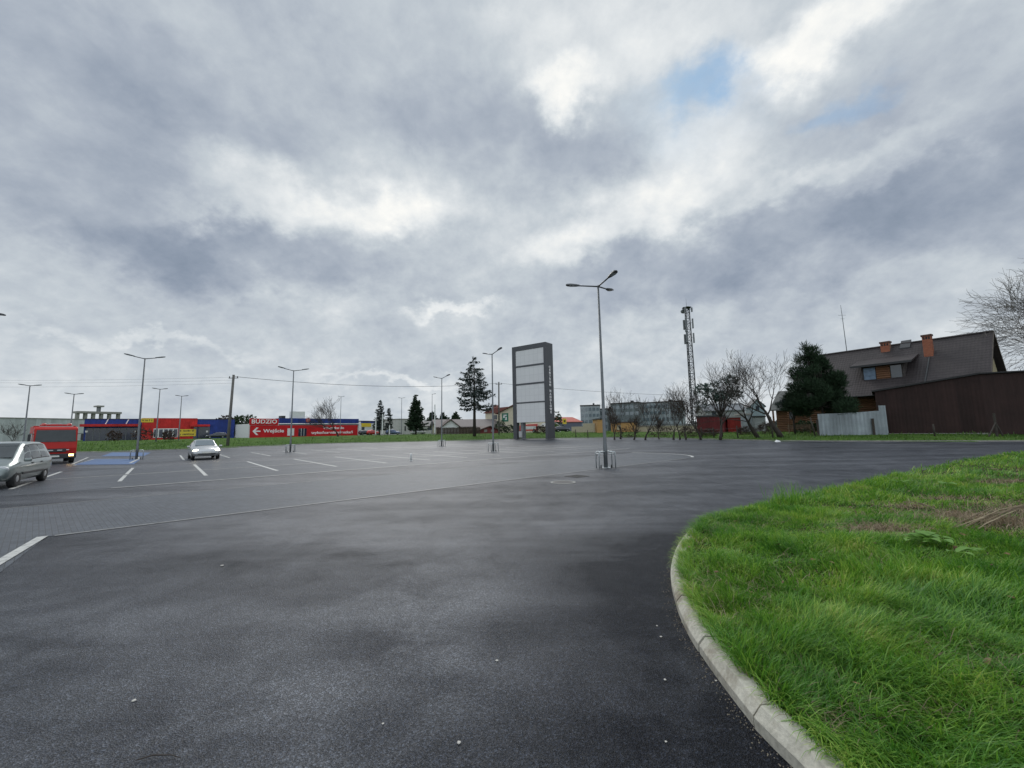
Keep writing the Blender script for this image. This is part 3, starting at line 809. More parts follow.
# ------------------------------------------------------------------ lamps
def lamp(label, loc, h, angs, arm=1.2, tilt=10., fat=1., group='street lamps over the car park', head=(.6, .2)):
    o = thing('street_lamp', label, 'street lamp', loc, 0, group)
    mb = MB(); mb.lathe([(.085 * fat, 0), (.085 * fat, 1.0), (.075 * fat, 1.02), (.042 * fat, h)], n=12); mb.build('pole', M['pole'], o, smooth=True)
    mb = MB(); mb.box((0, 0, .0125 + .008), (.34 * fat, .34 * fat, .025)); mb.build('base_plate', M['guard'], o)
    for a in angs:
        a = R(a); d = Vector((math.cos(a), math.sin(a), 0)); t = math.tan(R(tilt))
        p1 = Vector((0, 0, h - .05)); p2 = p1 + d * (arm - .35) + Vector((0, 0, t * (arm - .35)))
        ar = MB(); ar.path([p1, p2], [.034 * fat, .03 * fat], 8); ar_o = ar.build('arm', M['lamp_dark'], o, smooth=True)
        n = Vector((-d.y, d.x, 0)); hd = MB(); s0 = p2 - d * .1; rows = []
        for (q_, w, th) in ((0, .05, .05), (.15, .09, .07), (.4, .13, .08), (.58, .11, .06), (.64, .05, .03)):
            c = s0 + d * q_ * 1.0 + Vector((0, 0, t * q_)); w *= fat; th *= fat
            rows += [c - n * w - Vector((0, 0, th * .4)), c + n * w - Vector((0, 0, th * .4)), c + n * w * .7 + Vector((0, 0, th * .6)), c - n * w * .7 + Vector((0, 0, th * .6))]
        fs = [(i * 4 + j, i * 4 + (j + 1) % 4, (i + 1) * 4 + (j + 1) % 4, (i + 1) * 4 + j) for i in range(4) for j in range(4)] + [(3, 2, 1, 0), (16, 17, 18, 19)]
        hd.add(rows, fs); ho = hd.build('lamp_head', M['lamp_dark'], o)
        ln = MB(); c = s0 + d * .36 + Vector((0, 0, t * .36 - .036 * fat)); ln.bar(c - d * .13 - Vector((0, 0, t * .13)), c + d * .13 + Vector((0, 0, t * .13)), .16 * fat, .012); ln.build('lens', M['lens'], ho)
    return o
def guard(label, loc, rz, h=.72):
    o = thing('pole_guard', label, 'bollard', loc, rz, 'steel guards around lamp post feet')
    for s in (-1, 1):
        hp = MB()
        x0, x1 = s * .13, s * .37
        for y in (-.2, .2):
            pts = [(x1, y, 0), (x1, y, h - .07), (x1 - s * .02, y, h - .02), (x1 - s * .07, y, h), (x0, y, h)]
            hp.path(pts, .027, 8)
        hp.path([(x0, -.2, h), (x0, .2, h)], .027, 8); hp.path([(x1, -.2, h - .09), (x1, .2, h - .09)], .027, 8)
        hp.path([(x1 - s * .07, -.2, h), (x1 - s * .07, .2, h)], .02, 8)
        hp.build('hoop', M['guard'], o, smooth=True)
        tp = MB(); tp.bb(min(x0, x1 - s * .07) + .01, max(x0, x1 - s * .07) - .01, -.18, .18, h - .1, h - .085); tp.build('top_plate', M['guard'], o)
        bl = MB(); bl.lathe([(.028, 0), (.028, .12), (.012, .15)], (s * .24, -.05, 0), 8); bl.build('anchor_bolt', M['black'], o)
    return o
c = G(606, 468); lamp('tallest nearest grey lamp post with three arms, right of the pylon sign', c, 8.38, (50, 170, 290), 1.3, 7, 1.05)
guard('steel hoop guard around the foot of the nearest three armed lamp post', c, R(8))
for px, py, angs, arm, lb in ((493.3, 451.7, (125, 305), 1.3, 'two armed lamp post just left of the dark pylon sign'),
                          (441.7, 446.5, (140, 318), 1.3, 'two armed lamp post in front of the long brown roofed house'),
                          (290.2, 452.3, (UANG * 57.3, UANG * 57.3 + 180), 1.2, 'two armed lamp post in front of the red billboard wall'),
                          (136.4, 459.5, (UANG * 57.3, UANG * 57.3 + 180), 1.05, 'two armed lamp post beside the blue painted parking bay')):
    c = G(px, py); lamp(lb, c, 8.2 if px == 493.3 else 8.0, angs, arm, 12)
    guard('steel guard around the foot of the ' + lb.replace('two armed ', '').replace('just ', '').replace('long brown roofed house', 'bungalow'), c, UANG)
for px, Y, ptop, ang, lb in ((22, 48, 385.5, 40, 'leftmost full lamp post, rising behind the silver estate car'), (68.5, 56, 394, 40, 'lamp post behind the red fire truck'),
                         (155.8, 62, 389, 40, 'left of two far lamp posts before the red and blue shop'), (178.5, 72, 396, 40, 'right of two far lamp posts before the red and blue shop'),
                         (340, 118, 396.5, 30, 'far lamp post behind the bare tree at the billboard wall'), (401.3, 112, 398, 20, 'far thin lamp post between the two dark spruces'),
                         (432, 100, 394, 80, 'single armed far lamp post left of the white flagpole')):
    c = spot(px, Y); zt = ZA(px, ptop, Y)
    lamp(lb, c, zt - c.z, (ang, ang + 180) if px != 432 else (ang - 60,), .75, 8, 1.2)
c = Vector((XA(-43, 17.2, 7), 17.2, 0)); lamp('lamp post cut by the left photo edge, only its lamp head showing', c, 7.55, (38, 218), 1.15, -4)

# ------------------------------------------------------------------ vehicles
def lerp(a, b, t): return a + (b - a) * t
class Car:
    def __init__(s, st): s.st = st
    def P(s, x):
        st = s.st
        if x <= st[0][0]: return st[0][1:]
        for a, b in zip(st, st[1:]):
            if a[0] <= x <= b[0]:
                t = (x - a[0]) / (b[0] - a[0]); return tuple(lerp(p, q_, t) for p, q_ in zip(a[1:], b[1:]))
        return st[-1][1:]
    def ring(s, x):
        zb, zm, zt, wb, wm, wt = s.P(x)
        h = zt - zm
        half = [(0, zb), (wb * .9, zb), (wb, zb + .09), (wm * 1.0, lerp(zb, zm, .45)), (wm * 1.005, lerp(zb, zm, .72)), (wm * .985, zm - .02), (wm * .965, zm), (lerp(wm * .965, wt, .5), zm + h * .5), (wt, zt - .05 * min(1, h / .3)), (wt * .9, zt - .012), (wt * .5, zt + .012), (0, zt + .018)]
        return [(x, y, z) for y, z in half] + [(x, -y, z) for y, z in half[-2:0:-1]]
    def body(s, m, parent, wheels, rw):
        xs = sorted(set([q_[0] for q_ in s.st])); xx = []
        for a, b in zip(xs, xs[1:]):
            k = max(1, int((b - a) / .14)); xx += [a + (b - a) * i / k for i in range(k)]
        xx.append(xs[-1]); rings = [s.ring(x) for x in xx]; n = len(rings[0]); mb = MB()
        mb.add([p for r in rings for p in r], [(i * n + k, i * n + (k + 1) % n, (i + 1) * n + (k + 1) % n, (i + 1) * n + k) for i in range(len(rings) - 1) for k in range(n)] + [tuple(range(n)), tuple((len(rings) - 1) * n + k for k in range(n - 1, -1, -1))])
        o = mb.build('body', m, parent, smooth=True)
        cut = MB()
        for wx in wheels:
            cut.lathe([(rw + .05, -1.2), (rw + .05, 1.2)], (wx, 0, rw), 24, 'y')
        # leave a core between the wheels
        co = cut.build('cutter_tmp', M['black'])
        mo = o.modifiers.new('b', 'BOOLEAN'); mo.object = co; mo.operation = 'DIFFERENCE'; mo.solver = 'EXACT'
        dg = bpy.context.evaluated_depsgraph_get()
        try:
            me = bpy.data.meshes.new_from_object(o.evaluated_get(dg)); o.modifiers.clear()
            if len(me.polygons) > 50: o.data = me
        except Exception: o.modifiers.clear()
        bpy.data.objects.remove(co)
        liner = MB()
        for wx in wheels: liner.bb(wx - rw - .04, wx + rw + .04, -.5, .5, .25, rw * 2 + .02)
        liner.build('wheel_well', M['black'], parent)
        return o
    def side(s, mb, side, x0, x1, t0, t1, off=.008, skew0=0., skew1=0.):
        nx, nt = 10, 5; vs = []
        for i in range(nx + 1):
            for j in range(nt + 1):
                t = t0 + (t1 - t0) * j / nt; x = lerp(x0 + skew0 * (j / nt), x1 + skew1 * (j / nt), i / nx)
                zb, zm, zt, wb, wm, wt = s.P(x); h = zt - zm
                y = lerp(wm * .965, wt, t * 1.0); z = zm + (h - .05) * t
                vs.append((x, side * (y + off), z))
        mb.add(vs, [(i * (nt + 1) + j, i * (nt + 1) + j + 1, (i + 1) * (nt + 1) + j + 1, (i + 1) * (nt + 1) + j) for i in range(nx) for j in range(nt)])
    def topp(s, mb, x0, x1, f0, f1, off=.012, ny=6):
        nx = 8; vs = []
        for i in range(nx + 1):
            x = lerp(x0, x1, i / nx); zb, zm, zt, wb, wm, wt = s.P(x); f = lerp(f0, f1, i / nx)
            for j in range(ny + 1):
                y = (j / ny * 2 - 1) * f * wt
                vs.append((x + (off if x1 > 0 and x0 > 0 else -off) , y, zt + .012 + off))
        mb.add(vs, [(i * (ny + 1) + j, i * (ny + 1) + j + 1, (i + 1) * (ny + 1) + j + 1, (i + 1) * (ny + 1) + j) for i in range(nx) for j in range(ny)])
def wheel(parent, x, y, r, w, s):
    t = MB(); t.lathe([(r * .62, -w / 2), (r * .93, -w / 2), (r, -w / 2 + .03), (r, w / 2 - .03), (r * .93, w / 2), (r * .62, w / 2)], (x, y, r), 24, 'y'); to = t.build('wheel', M['black'], parent, smooth=True)
    rm = MB(); rm.lathe([(r * .64, 0), (r * .62, s * .02), (r * .5, s * .005), (.09, s * .03), (.03, s * .035)], (x, y + s * (w / 2 - .02), r), 20, 'y'); rm.build('rim', M['chrome'], to, smooth=True)
def simple_car(label, st, paintm, loc, rz, wheels, r, W, Lf, glass, lit=False, side_windows=(), ws=None, rear=None, trim=None, detail=True, name='parked_car', cat='car', group=None, hl=None):
    o = thing(name, label, cat, loc, rz, group); c = Car(st)
    c.body(paintm, o, wheels, r)
    for wx in wheels:
        for s in (-1, 1): wheel(o, wx, s * (W / 2 - .11), r, .2, s)
    for s in (-1, 1):
        mb = MB(); q0 = min(w_[0] for w_ in side_windows) - .05; q1 = max(w_[1] for w_ in side_windows) + .06
        c.side(mb, s, q0, q1, .05, .95, .004, side_windows[-1][2], side_windows[0][3]); mb.build('window_surround', M['black'], o, smooth=True)
        for (x0, x1, k0, k1) in side_windows:
            mb = MB(); c.side(mb, s, x0, x1, .1, .9, skew0=k0, skew1=k1); mb.build('side_window', glass, o, smooth=True)
    mb = MB(); c.topp(mb, ws[0], ws[1], .86, .92); mb.build('windscreen', glass, o, smooth=True)
    mb = MB(); c.topp(mb, rear[0], rear[1], .85, .85); mb.build('rear_window', glass, o, smooth=True)
    xf = st[-1][0]; xr = st[0][0]
    for s in (-1, 1):
        y = s * W * .5 * .74; z, hx = hl or (.66, xf - .10)
        h = MB(); h.lathe([(.02, .035), (.1, .02), (.13, -.03), (.13, -.1)], (hx, y, z), 14, 'x'); h.v = [(v[0], y + (v[1] - y) * 1.35, v[2]) for v in h.v]
        h.build('headlight', M['lamp_on'] if lit else M['lens'], o, smooth=True)
        mr = MB(); zb, zm, zt, wb, wm, wt = c.P(ws[0] + (ws[1] - ws[0]) * .72)
        mr.box((ws[1] - .25, s * (wm + .12), zm + .07), (.1, .2, .13)); mr.build('wing_mirror', paintm, o, bevel=.03, smooth=True)
        tl = MB(); tl.box((xr + .02, s * W * .5 * .82, .8), (.1, .14, .3)); tl.build('tail_light', TAIL, o, bevel=.02)
    g = MB(); g.box((xf - .02, 0, .42), (.10, W * .62, .10)); g.build('grille', M['plastic'], o, bevel=.01)
    g = MB(); g.box((xf + .012, 0, .52), (.02, .52, .11)); g.build('number_plate', M['plate'], o)
    if trim:
        for s in (-1, 1):
            tm = MB(); tm.box((trim[0], s * (W / 2 + .012), trim[2]), (trim[1], .03, .09)); tm.build('side_trim', M['plastic'], o, bevel=.01)
            for hx in trim[3]:
                hd = MB(); hd.box((hx, s * (W / 2 + .005), .86), (.16, .04, .04)); hd.build('door_handle', M['plastic'], o, bevel=.01)
    return o
TAIL = mat('tail_light', (.25, .01, .01), .3)
silver = carpaint('silver_green_paint', (.19, .225, .22)); silver2 = carpaint('silver_paint', (.40, .41, .42)); darkp = carpaint('dark_paint', (.03, .035, .045)); redp = carpaint('red_car_paint', (.42, .03, .025)); bluep = carpaint('blue_car_paint', (.08, .12, .22)); whitep = carpaint('white_car_paint', (.65, .66, .66), metal=0)
MPV = [(-2.15, .42, .80, .84, .70, .76, .60), (-2.12, .30, .93, 1.02, .78, .82, .66), (-2.02, .27, .98, 1.42, .80, .845, .62), (-1.86, .25, .98, 1.60, .81, .86, .60), (-1.5, .22, .98, 1.67, .82, .87, .60), (-.5, .22, .97, 1.69, .82, .87, .62), (.25, .22, .95, 1.65, .82, .87, .62), (.60, .22, .94, 1.50, .82, .87, .64), (1.32, .24, .92, 1.06, .81, .865, .72), (1.75, .26, .86, .93, .79, .85, .70), (2.05, .28, .72, .80, .74, .80, .62), (2.16, .34, .58, .63, .62, .70, .5)]
HATCH = [(-2.0, .42, .75, .80, .66, .74, .56), (-1.95, .30, .88, .98, .76, .80, .64), (-1.72, .24, .92, 1.28, .79, .83, .60), (-1.35, .20, .92, 1.40, .80, .85, .57), (-.5, .20, .91, 1.45, .80, .86, .58), (.1, .20, .90, 1.42, .80, .86, .59), (.9, .22, .88, .98, .80, .86, .68), (1.5, .24, .80, .86, .78, .84, .68), (1.85, .26, .66, .72, .74, .80, .62), (2.0, .32, .54, .58, .62, .70, .5)]
hd_ang = math.atan2(-UX, UY)           # nose towards the near aisle
def mpv_at(loc, rz):
    return simple_car('silver estate car seen from its left side at the left photo edge', MPV, silver, loc, rz, (-1.36, 1.34), .32, 1.74, 2.16, M['glass_mpv'], side_windows=((.05, .80, .0, -.45), (-.85, .0, 0, 0), (-1.75, -.93, .16, 0)), ws=(.34, 1.26), rear=(-2.08, -1.9), trim=(0, 2.0, .50, (.12, -.78)), cat='estate car', name='estate_car', hl=(.70, 2.03))
pr_ = G(43.3, 480.6); fy = min((abs((Vector((XA(13.7, y / 100, 0), y / 100, 0)) - pr_).length - 2.7), y / 100) for y in range(1300, 1700))[1]
pf_ = Vector((XA(13.7, fy, 0), fy, 0)); hv = (pf_ - pr_).normalized()
mpv_at((pf_ + pr_) / 2 + Vector((hv.y, -hv.x, 0)) * .78, math.atan2(hv.y, hv.x))
bpy.data.objects['estate_car'].scale = (.96, .96, .97)
simple_car('silver hatchback facing us with headlights on, between the parking lines', HATCH, silver2, G(202, 459.6) + Vector((-.9, 1.3, 0)), hd_ang + R(2), (-1.25, 1.25), .30, 1.7, 2.0, M['glass_pale'], lit=True, side_windows=((-.1, .55, .0, -.3), (-.9, -.15, 0, 0), (-1.35, -.95, .1, 0)), ws=(.16, .86), rear=(-1.78, -1.42), name='hatchback_car', hl=(.64, 1.86))
CW = ((-.1, .55, .0, -.3), (-.9, -.15, 0, 0))
def far_car(label, p, px, Y, rz):
    c = spot(px, Y); return simple_car(label, HATCH, p, c, rz, (-1.25, 1.25), .30, 1.7, 2.0, M['glass'], side_windows=CW, ws=(.16, .86), rear=(-1.78, -1.42), group='cars parked beyond the grass bank')
far_car('dark car parked before the blue end of the shop', darkp, 216, 98, UANG + 3.14)
far_car('dark car parked at the yellow and blue building', darkp, 366, 118, UANG)
far_car('red car beside the dark car at the yellow and blue building', redp, 372.5, 119, UANG)
far_car('dark blue car parked in front of the tall white building', bluep, 393, 112, .3)
far_car('white car parked under the dense dark spruce', whitep, 418, 112, .5)
far_car('dark car parked right of the pylon sign', darkp, 562, 105, .2)

def fire_truck(loc, rz):
    o = thing('fire_truck', 'red fire truck with a lit lamp facing us behind the estate car', 'fire truck', loc, rz)
    red = mat('fire_red', (.40, .014, .010), .45, var=.06, spec=.3)
    W = 1.22
    mb = MB(); mb.prism([(0, .62), (.06, 1.15), (-.02, 1.55), (-.28, 2.62), (-.5, 2.74), (-2.1, 2.74), (-2.1, .62)], -W, W); mb.build('cab', red, o, bevel=.05, smooth=False)
    mb = MB(); mb.bb(-7.0, -2.2, -W, W, .62, 2.85); mb.build('equipment_body', red, o, bevel=.04)
    for s in (-1, 1):
        for k in range(3):
            mb = MB(); x = -3.1 - k * 1.45; mb.bb(x - .62, x + .62, s * W, s * (W + .025), .8, 2.3); mb.build('roller_shutter', M['chrome'], o)
        mb = MB(); mb.add([(-.24 - .26 * t, s * (W + .006), z) for t, z in ((-.35, 1.62), (.9, 2.46))] + [(-1.25, s * (W + .006), 2.46), (-1.25, s * (W + .006), 1.62)], [(0, 1, 2, 3)]); mb.build('door_window', M['glass'], o, fix=False)
        mb = MB(); mb.bb(-1.2, -1.05, s * W, s * (W + .03), 1.38, 1.43); mb.build('door_handle', M['plastic'], o)
        mb = MB(); mb.path([(-.15, s * W, 2.2), (.12, s * (W + .22), 2.25), (.12, s * (W + .24), 1.7)], .025, 6); mb.box((.12, s * (W + .24), 1.95), (.1, .16, .5)); mb.build('wing_mirror', M['plastic'], o)
        for wx in (-1.2, -5.4): wheel(o, wx, s * (W - .16), .48, .3, s)
        mb = MB(); mb.box((.10, s * .92, .62), (.1, .3, .17)); mb.build('headlight', M['amber'] if s > 0 else M['lens'], o, bevel=.03)
        mb = MB(); mb.box((.09, s * .7, 1.02), (.05, .16, .07)); mb.build('indicator', M['lens'], o)
        mb = MB(); mb.box((.09, s * .25, 1.0), (.05, .28, .07)); mb.build('indicator', M['lens'], o)
    def ws(y, z):                      # point on the raked front
        t = (z - 1.55) / (2.62 - 1.55); return (lerp(-.02, -.28, t) + .035, y, z + .008)
    mb = MB(); mb.add([ws(-W + .08, 1.62), ws(W - .08, 1.62), ws(W - .14, 2.5), ws(-W + .14, 2.5)], [(0, 1, 2, 3)]); mb.build('windscreen', M['glass_mpv'], o, fix=False)
    mb = MB(); mb.bb(.02, .10, -.62, .62, .86, 1.12); mb.build('grille', M['plastic'], o, bevel=.02)
    mb = MB(); mb.bb(-.6, .14, -W, W, .38, .74); mb.build('bumper', M['plastic'], o, bevel=.05)
    mb = MB(); mb.box((.15, 0, .56), (.02, .52, .12)); mb.build('number_plate', M['plate'], o)
    mb = MB(); mb.bb(-6.9, -.1, -.6, .6, .5, .62); mb.build('chassis', M['black'], o)
    mb = MB(); mb.bb(-1.0, -.62, -.95, .95, 2.76, 2.8); mb.build('light_bar', M['lens'], o)
    for s in (-1, 1):
        mb = MB(); mb.lathe([(.16, 2.8), (.16, 2.92), (.12, 3.0), (.02, 3.02)], (-.8, s * .72, 0), 12); mb.build('beacon', carpaint('beacon', (.45, .03, .02), .2, 0), o, smooth=True)
    mb = MB()
    for s in (-.3, .3): mb.bar((-6.8, s, 3.0), (-1.3, s, 3.0), .06, .09)
    for k in range(14): mb.bar((-6.6 + k * .4, -.3, 3.0), (-6.6 + k * .4, .3, 3.0), .04, .04)
    mb.build('ladder', M['chrome'], o)
    mb = MB(); mb.bb(-2.0, -1.2, -.9, .9, 2.75, 2.95); mb.build('roof_box', red, o, bevel=.05)
    for s in (-.5, .15, .75): 
        mb = MB(); mb.bar((.0, s, 1.64), (-.14, s + .42, 1.92), .025, .025); mb.build('wiper', M['black'], o)
tp = G(57, 464) ; tp = Vector((XA(53.5, 28.3, 0), 28.3, 0))
fire_truck(tp, math.atan2(-tp.y, -tp.x) + R(3.5))
bpy.data.objects['fire_truck'].scale = (.84, .84, .93)

# ------------------------------------------------------------------ facades
class Fac:
    """vertical wall line through two measured bearings; local x along it, -y towards us"""
    def __init__(s, px0, Y0, px1, Y1, zb=None, zs=2.):
        p0 = Vector((XA(px0, Y0, zs), Y0, 0)); p1 = Vector((XA(px1, Y1, zs), Y1, 0))
        s.p0 = p0; s.d = (p1 - p0); s.w = s.d.length; s.d.normalize(); s.rz = math.atan2(s.d.y, s.d.x)
        s.z0 = (min(tz(p0.x, p0.y), tz(p1.x, p1.y)) - .05) if zb is None else zb
        s.loc0 = Vector((p0.x, p0.y, s.z0))
    def L(s, px, py):
        r = ray(px, py); n = Vector((-s.d.y, s.d.x, 0)); t = s.p0.dot(n) / Vector((r.x, r.y, 0)).dot(n)
        q_ = Vector((r.x * t, r.y * t, CH + r.z * t)); return (q_ - s.p0).to_2d().dot(s.d.to_2d()), q_.z - s.z0
    def rect(s, px0, py0, px1, py1):
        """local x0,x1,z0,z1 of a photo rectangle"""
        a = s.L(px0, py1); b = s.L(px1, py0); c = s.L((px0 + px1) / 2, py0); e = s.L((px0 + px1) / 2, py1)
        return a[0], b[0], e[1], c[1]
    def thing(s, name, label, cat, group=None): return thing(name, label, cat, s.loc0, s.rz, group)
def panel(f, o, name, m, px0, py0, px1, py1, t=.06, base=0., toground=False):
    x0, x1, z0, z1 = f.rect(px0, py0, px1, py1)
    if toground: z0 = 0
    mb = MB(); mb.bb(x0, x1, -base - t, -base, z0, z1); return mb.build(name, m, o), (x0, x1, z0, z1)

BLUE = ribbed('blue_cladding', (.018, .040, .20), .3); RED = ribbed('red_cladding', (.42, .020, .018), .3); YEL = mat('yellow_panel', (.62, .46, .03), .5, var=.08)
NAVY = mat('navy_glazing', (.018, .024, .045), .15, var=.3, spec=.8); MARK = mat('dark_lettering', (.09, .06, .02), .6); WHT = mat('white_lettering', (.72, .70, .70), .6, var=.04); BANNER = mat('red_banner', (.46, .018, .022), .65, var=.12, scale=.5, spec=.15)
# shop with blue and red cladding
f = Fac(83, 92, 234, 110.5); o = f.thing('shop_building', 'low blue and red clad shop with yellow banners beyond the grass bank', 'shop')
H_ = f.L(110, 419.2)[1]
mb = MB(); mb.bb(0, f.w, 0, 18, 0, H_); mb.build('wall', BLUE, o)
mb = MB(); mb.bb(-.1, f.w + .1, -.1, 18.1, H_ + .002, H_ + .12); mb.build('roof', M['plastic'], o)
_, r = panel(f, o, 'red_wall', RED, 140.5, 418.2, 197.5, 440, .4, toground=True)
c = f.rect(80.5, 424.2, 140.3, 426.6); mb = MB(); mb.bb(c[0], c[1], -1.6, -.003, c[2], c[3]); mb.build('canopy', RED, o)
c = f.rect(190, 424.6, 209.5, 426.6); mb = MB(); mb.bb(c[0], c[1], -1.5, -.41, c[2], c[3]); mb.build('canopy', RED, o)
_, r = panel(f, o, 'glazing', NAVY, 85, 428, 139.5, 441, .05, toground=True)
for k in range(9):
    x = lerp(r[0] + .05, r[1] - .1, k / 8); mb = MB(); mb.bb(x - .06, x + .06, -.11, -.053, 0, r[3]); mb.build('mullion', M['pole'], o)
_, r = panel(f, o, 'window', M['white'], 153, 428.5, 178, 437.5, .05, .4); 
for k in range(5):
    a, b_ = lerp(r[0], r[1], k / 5) + .12, lerp(r[0], r[1], (k + 1) / 5) - .12; mb = MB(); mb.bb(a, b_, -.49, -.453, r[2] + .15, r[3] - .2); mb.build('pane', NAVY, o)
_, r = panel(f, o, 'entrance', NAVY, 197.8, 427, 210, 437.5, .05, 0, True)
x0, x1, z0, z1 = f.rect(193, 427, 197.4, 438); mb = MB(); mb.bb(x0, x1, -.46, -.403, 0, z1); mb.build('entrance', NAVY, o)
def banner(px0, py0, px1, py1, n, base, seed):
    b_, r = panel(f, o, 'yellow_banner', YEL, px0, py0, px1, py1, .05, base); rnd = random.Random(seed)
    mb = MB(); h = r[3] - r[2]; x = r[0] + (r[1] - r[0]) * .07
    for row in range(n):
        z = r[3] - h * (row + .5) / n; x = r[0] + (r[1] - r[0]) * .08
        while x < r[1] - (r[1] - r[0]) * .12:
            w = h * rnd.uniform(.06, .12); mb.bb(x, x + w, -base - .062, -base - .052, z - h * .13 / n * 1.5, z + h * rnd.uniform(.1, .2) / n * 1.5); x += w + h * .05 + (h * .15 if rnd.random() < .15 else 0)
    mb.build('lettering', MARK, b_)
banner(141, 418.4, 153.8, 422.4, 1, .41, 1); banner(178.3, 429.2, 196, 436.2, 2, .46, 2)
for px in (107, 127.5):
    x, z = f.L(px, 421.5); mb = MB(); mb.add([(x - .35, -.05, z - .7), (x - .15, -.05, z - .7), (x + .35, -.05, z + .7), (x + .15, -.05, z + .7), (x - .35, -.001, z - .7), (x - .15, -.001, z - .7), (x + .35, -.001, z + .7), (x + .15, -.001, z + .7)], [(0, 1, 2, 3), (0, 4, 5, 1), (1, 5, 6, 2), (2, 6, 7, 3), (3, 7, 4, 0)]); mb.build('slash_mark', WHT, o)
for px in (207, 86.5, 136):
    x, z = f.L(px, 431.5); mb = MB(); mb.bb(x - .22, x + .22, -.12, -.06, z - .2, z + .2); mb.build('wall_sign', WHT, o)
# billboard wall shop
f = Fac(249, 104, 358.5, 127); o = f.thing('billboard_building', 'long red building with white arrow sign and blue fascia', 'shop building')
Hb = f.L(300, 418.4)[1]; Hr = f.L(300, 424.8)[1]
mb = MB(); mb.bb(0, f.w, .25, 14, 0, Hr + .3); mb.build('wall', M['white'], o)
c = f.rect(279.5, 418.5, 358, 424); mb = MB(); mb.bb(c[0], f.w, .0, 3, c[2] + .25, c[3]); mb.build('blue_fascia', BLUE, o)
c = f.rect(279.5, 424, 358, 425.6); mb = MB(); mb.bb(c[0], f.w, -.05, .25, c[2], c[3]); mb.build('grey_band', M['pole'], o)
bn, r = panel(f, o, 'red_banner', BANNER, 249.5, 425.3, 357.5, 437.2, .12, 0, True)
RXR = (math.pi / 2, 0, 0)
bh = f.rect(249.5, 418.6, 278.5, 424.9); mb = MB(); mb.bb(bh[0], bh[1], -.1, .24, bh[2], bh[3]); hb = mb.build('header_board', BANNER, o)
text_mesh('lettering', 'BUDZIO', (bh[3] - bh[2]) * .88, WHT, hb, ((bh[0] + bh[1]) / 2, -.13, (bh[2] + bh[3]) / 2), RXR, sx=1.08, bold=.03, space=1.06)
c = f.rect(252, 427.5, 260.5, 435); xm, zm = (c[0] + c[1]) / 2, (c[2] + c[3]) / 2; hw, hh = (c[1] - c[0]) / 2, (c[3] - c[2]) / 2
mb = MB(); mb.bb(c[0] + .5, c[1], -.16, -.125, zm - .16, zm + .16)
for s in (-1, 1): mb.add([(c[0], y, zm) for y in (-.165, -.13)] + [(c[0] + hw * .95, y, zm + s * hh) for y in (-.165, -.13)] + [(c[0] + hw * .95 + .5, y, zm + s * hh) for y in (-.165, -.13)] + [(c[0] + .55, y, zm) for y in (-.165, -.13)], [(0, 2, 4, 6), (1, 7, 5, 3), (0, 1, 3, 2), (2, 3, 5, 4), (4, 5, 7, 6), (6, 7, 1, 0)])
mb.build('arrow', WHT, bn)
c = f.rect(265, 428.5, 282, 433.4); text_mesh('lettering', 'Wejście', (c[3] - c[2]) * .95, WHT, bn, ((c[0] + c[1]) / 2, -.14, (c[2] + c[3]) / 2), RXR, sx=1.2, bold=.03)
c = f.rect(326, 426.4, 341, 429.6); text_mesh('lettering', 'Wszystko do', (c[3] - c[2]) * 1.0, WHT, bn, ((c[0] + c[1]) / 2, -.14, (c[2] + c[3]) / 2), RXR, sx=1.25, bold=.03)
c = f.rect(312, 430.8, 352, 434.2); text_mesh('lettering', 'wykończenia mieszkań', (c[3] - c[2]) * 1.0, WHT, bn, ((c[0] + c[1]) / 2, -.14, (c[2] + c[3]) / 2), RXR, sx=1.35, bold=.03)
_, r = panel(f, o, 'door_panel', M['white'], 287, 428.4, 294, 435.6, .05, .125)
_, r = panel(f, o, 'window', NAVY, 298, 428.4, 306.5, 436, .05, .125)
for k in (1, 2): 
    x = lerp(r[0], r[1], k / 3); mb = MB(); mb.bb(x - .05, x + .05, -.2, -.178, r[2], r[3]); mb.build('mullion', M['white'], o)
x, z = f.L(308, 420.2); mb = MB(); mb.lathe([(.62, -.06), (.62, 0)], (x, 0, z), 20, 'y'); em = mb.build('round_emblem', mat('emblem_red', (.5, .06, .06), .5), o)
mb = MB(); mb.lathe([(.4, -.09), (.4, -.062)], (x, 0, z), 20, 'y'); mb.build('emblem_disc', mat('emblem_pink', (.55, .22, .22), .5), em)
mb = MB(); mb.bb(f.w - .02, f.w + .9, 0, 1, 0, Hr); mb.build('corner_pillar', M['white'], o)
c = f.rect(283, 415.6, 287, 418.3); mb = MB(); mb.bb(c[0], c[1], 1, 3, c[2], c[3]); mb.build('chimney', M['plastic'], o)
c = f.rect(293, 411.4, 306, 418); mb = MB(); mb.bb(c[0], c[1], .6, 2.5, c[2] - .3, c[3]); mb.build('roof_unit', M['white'], o)

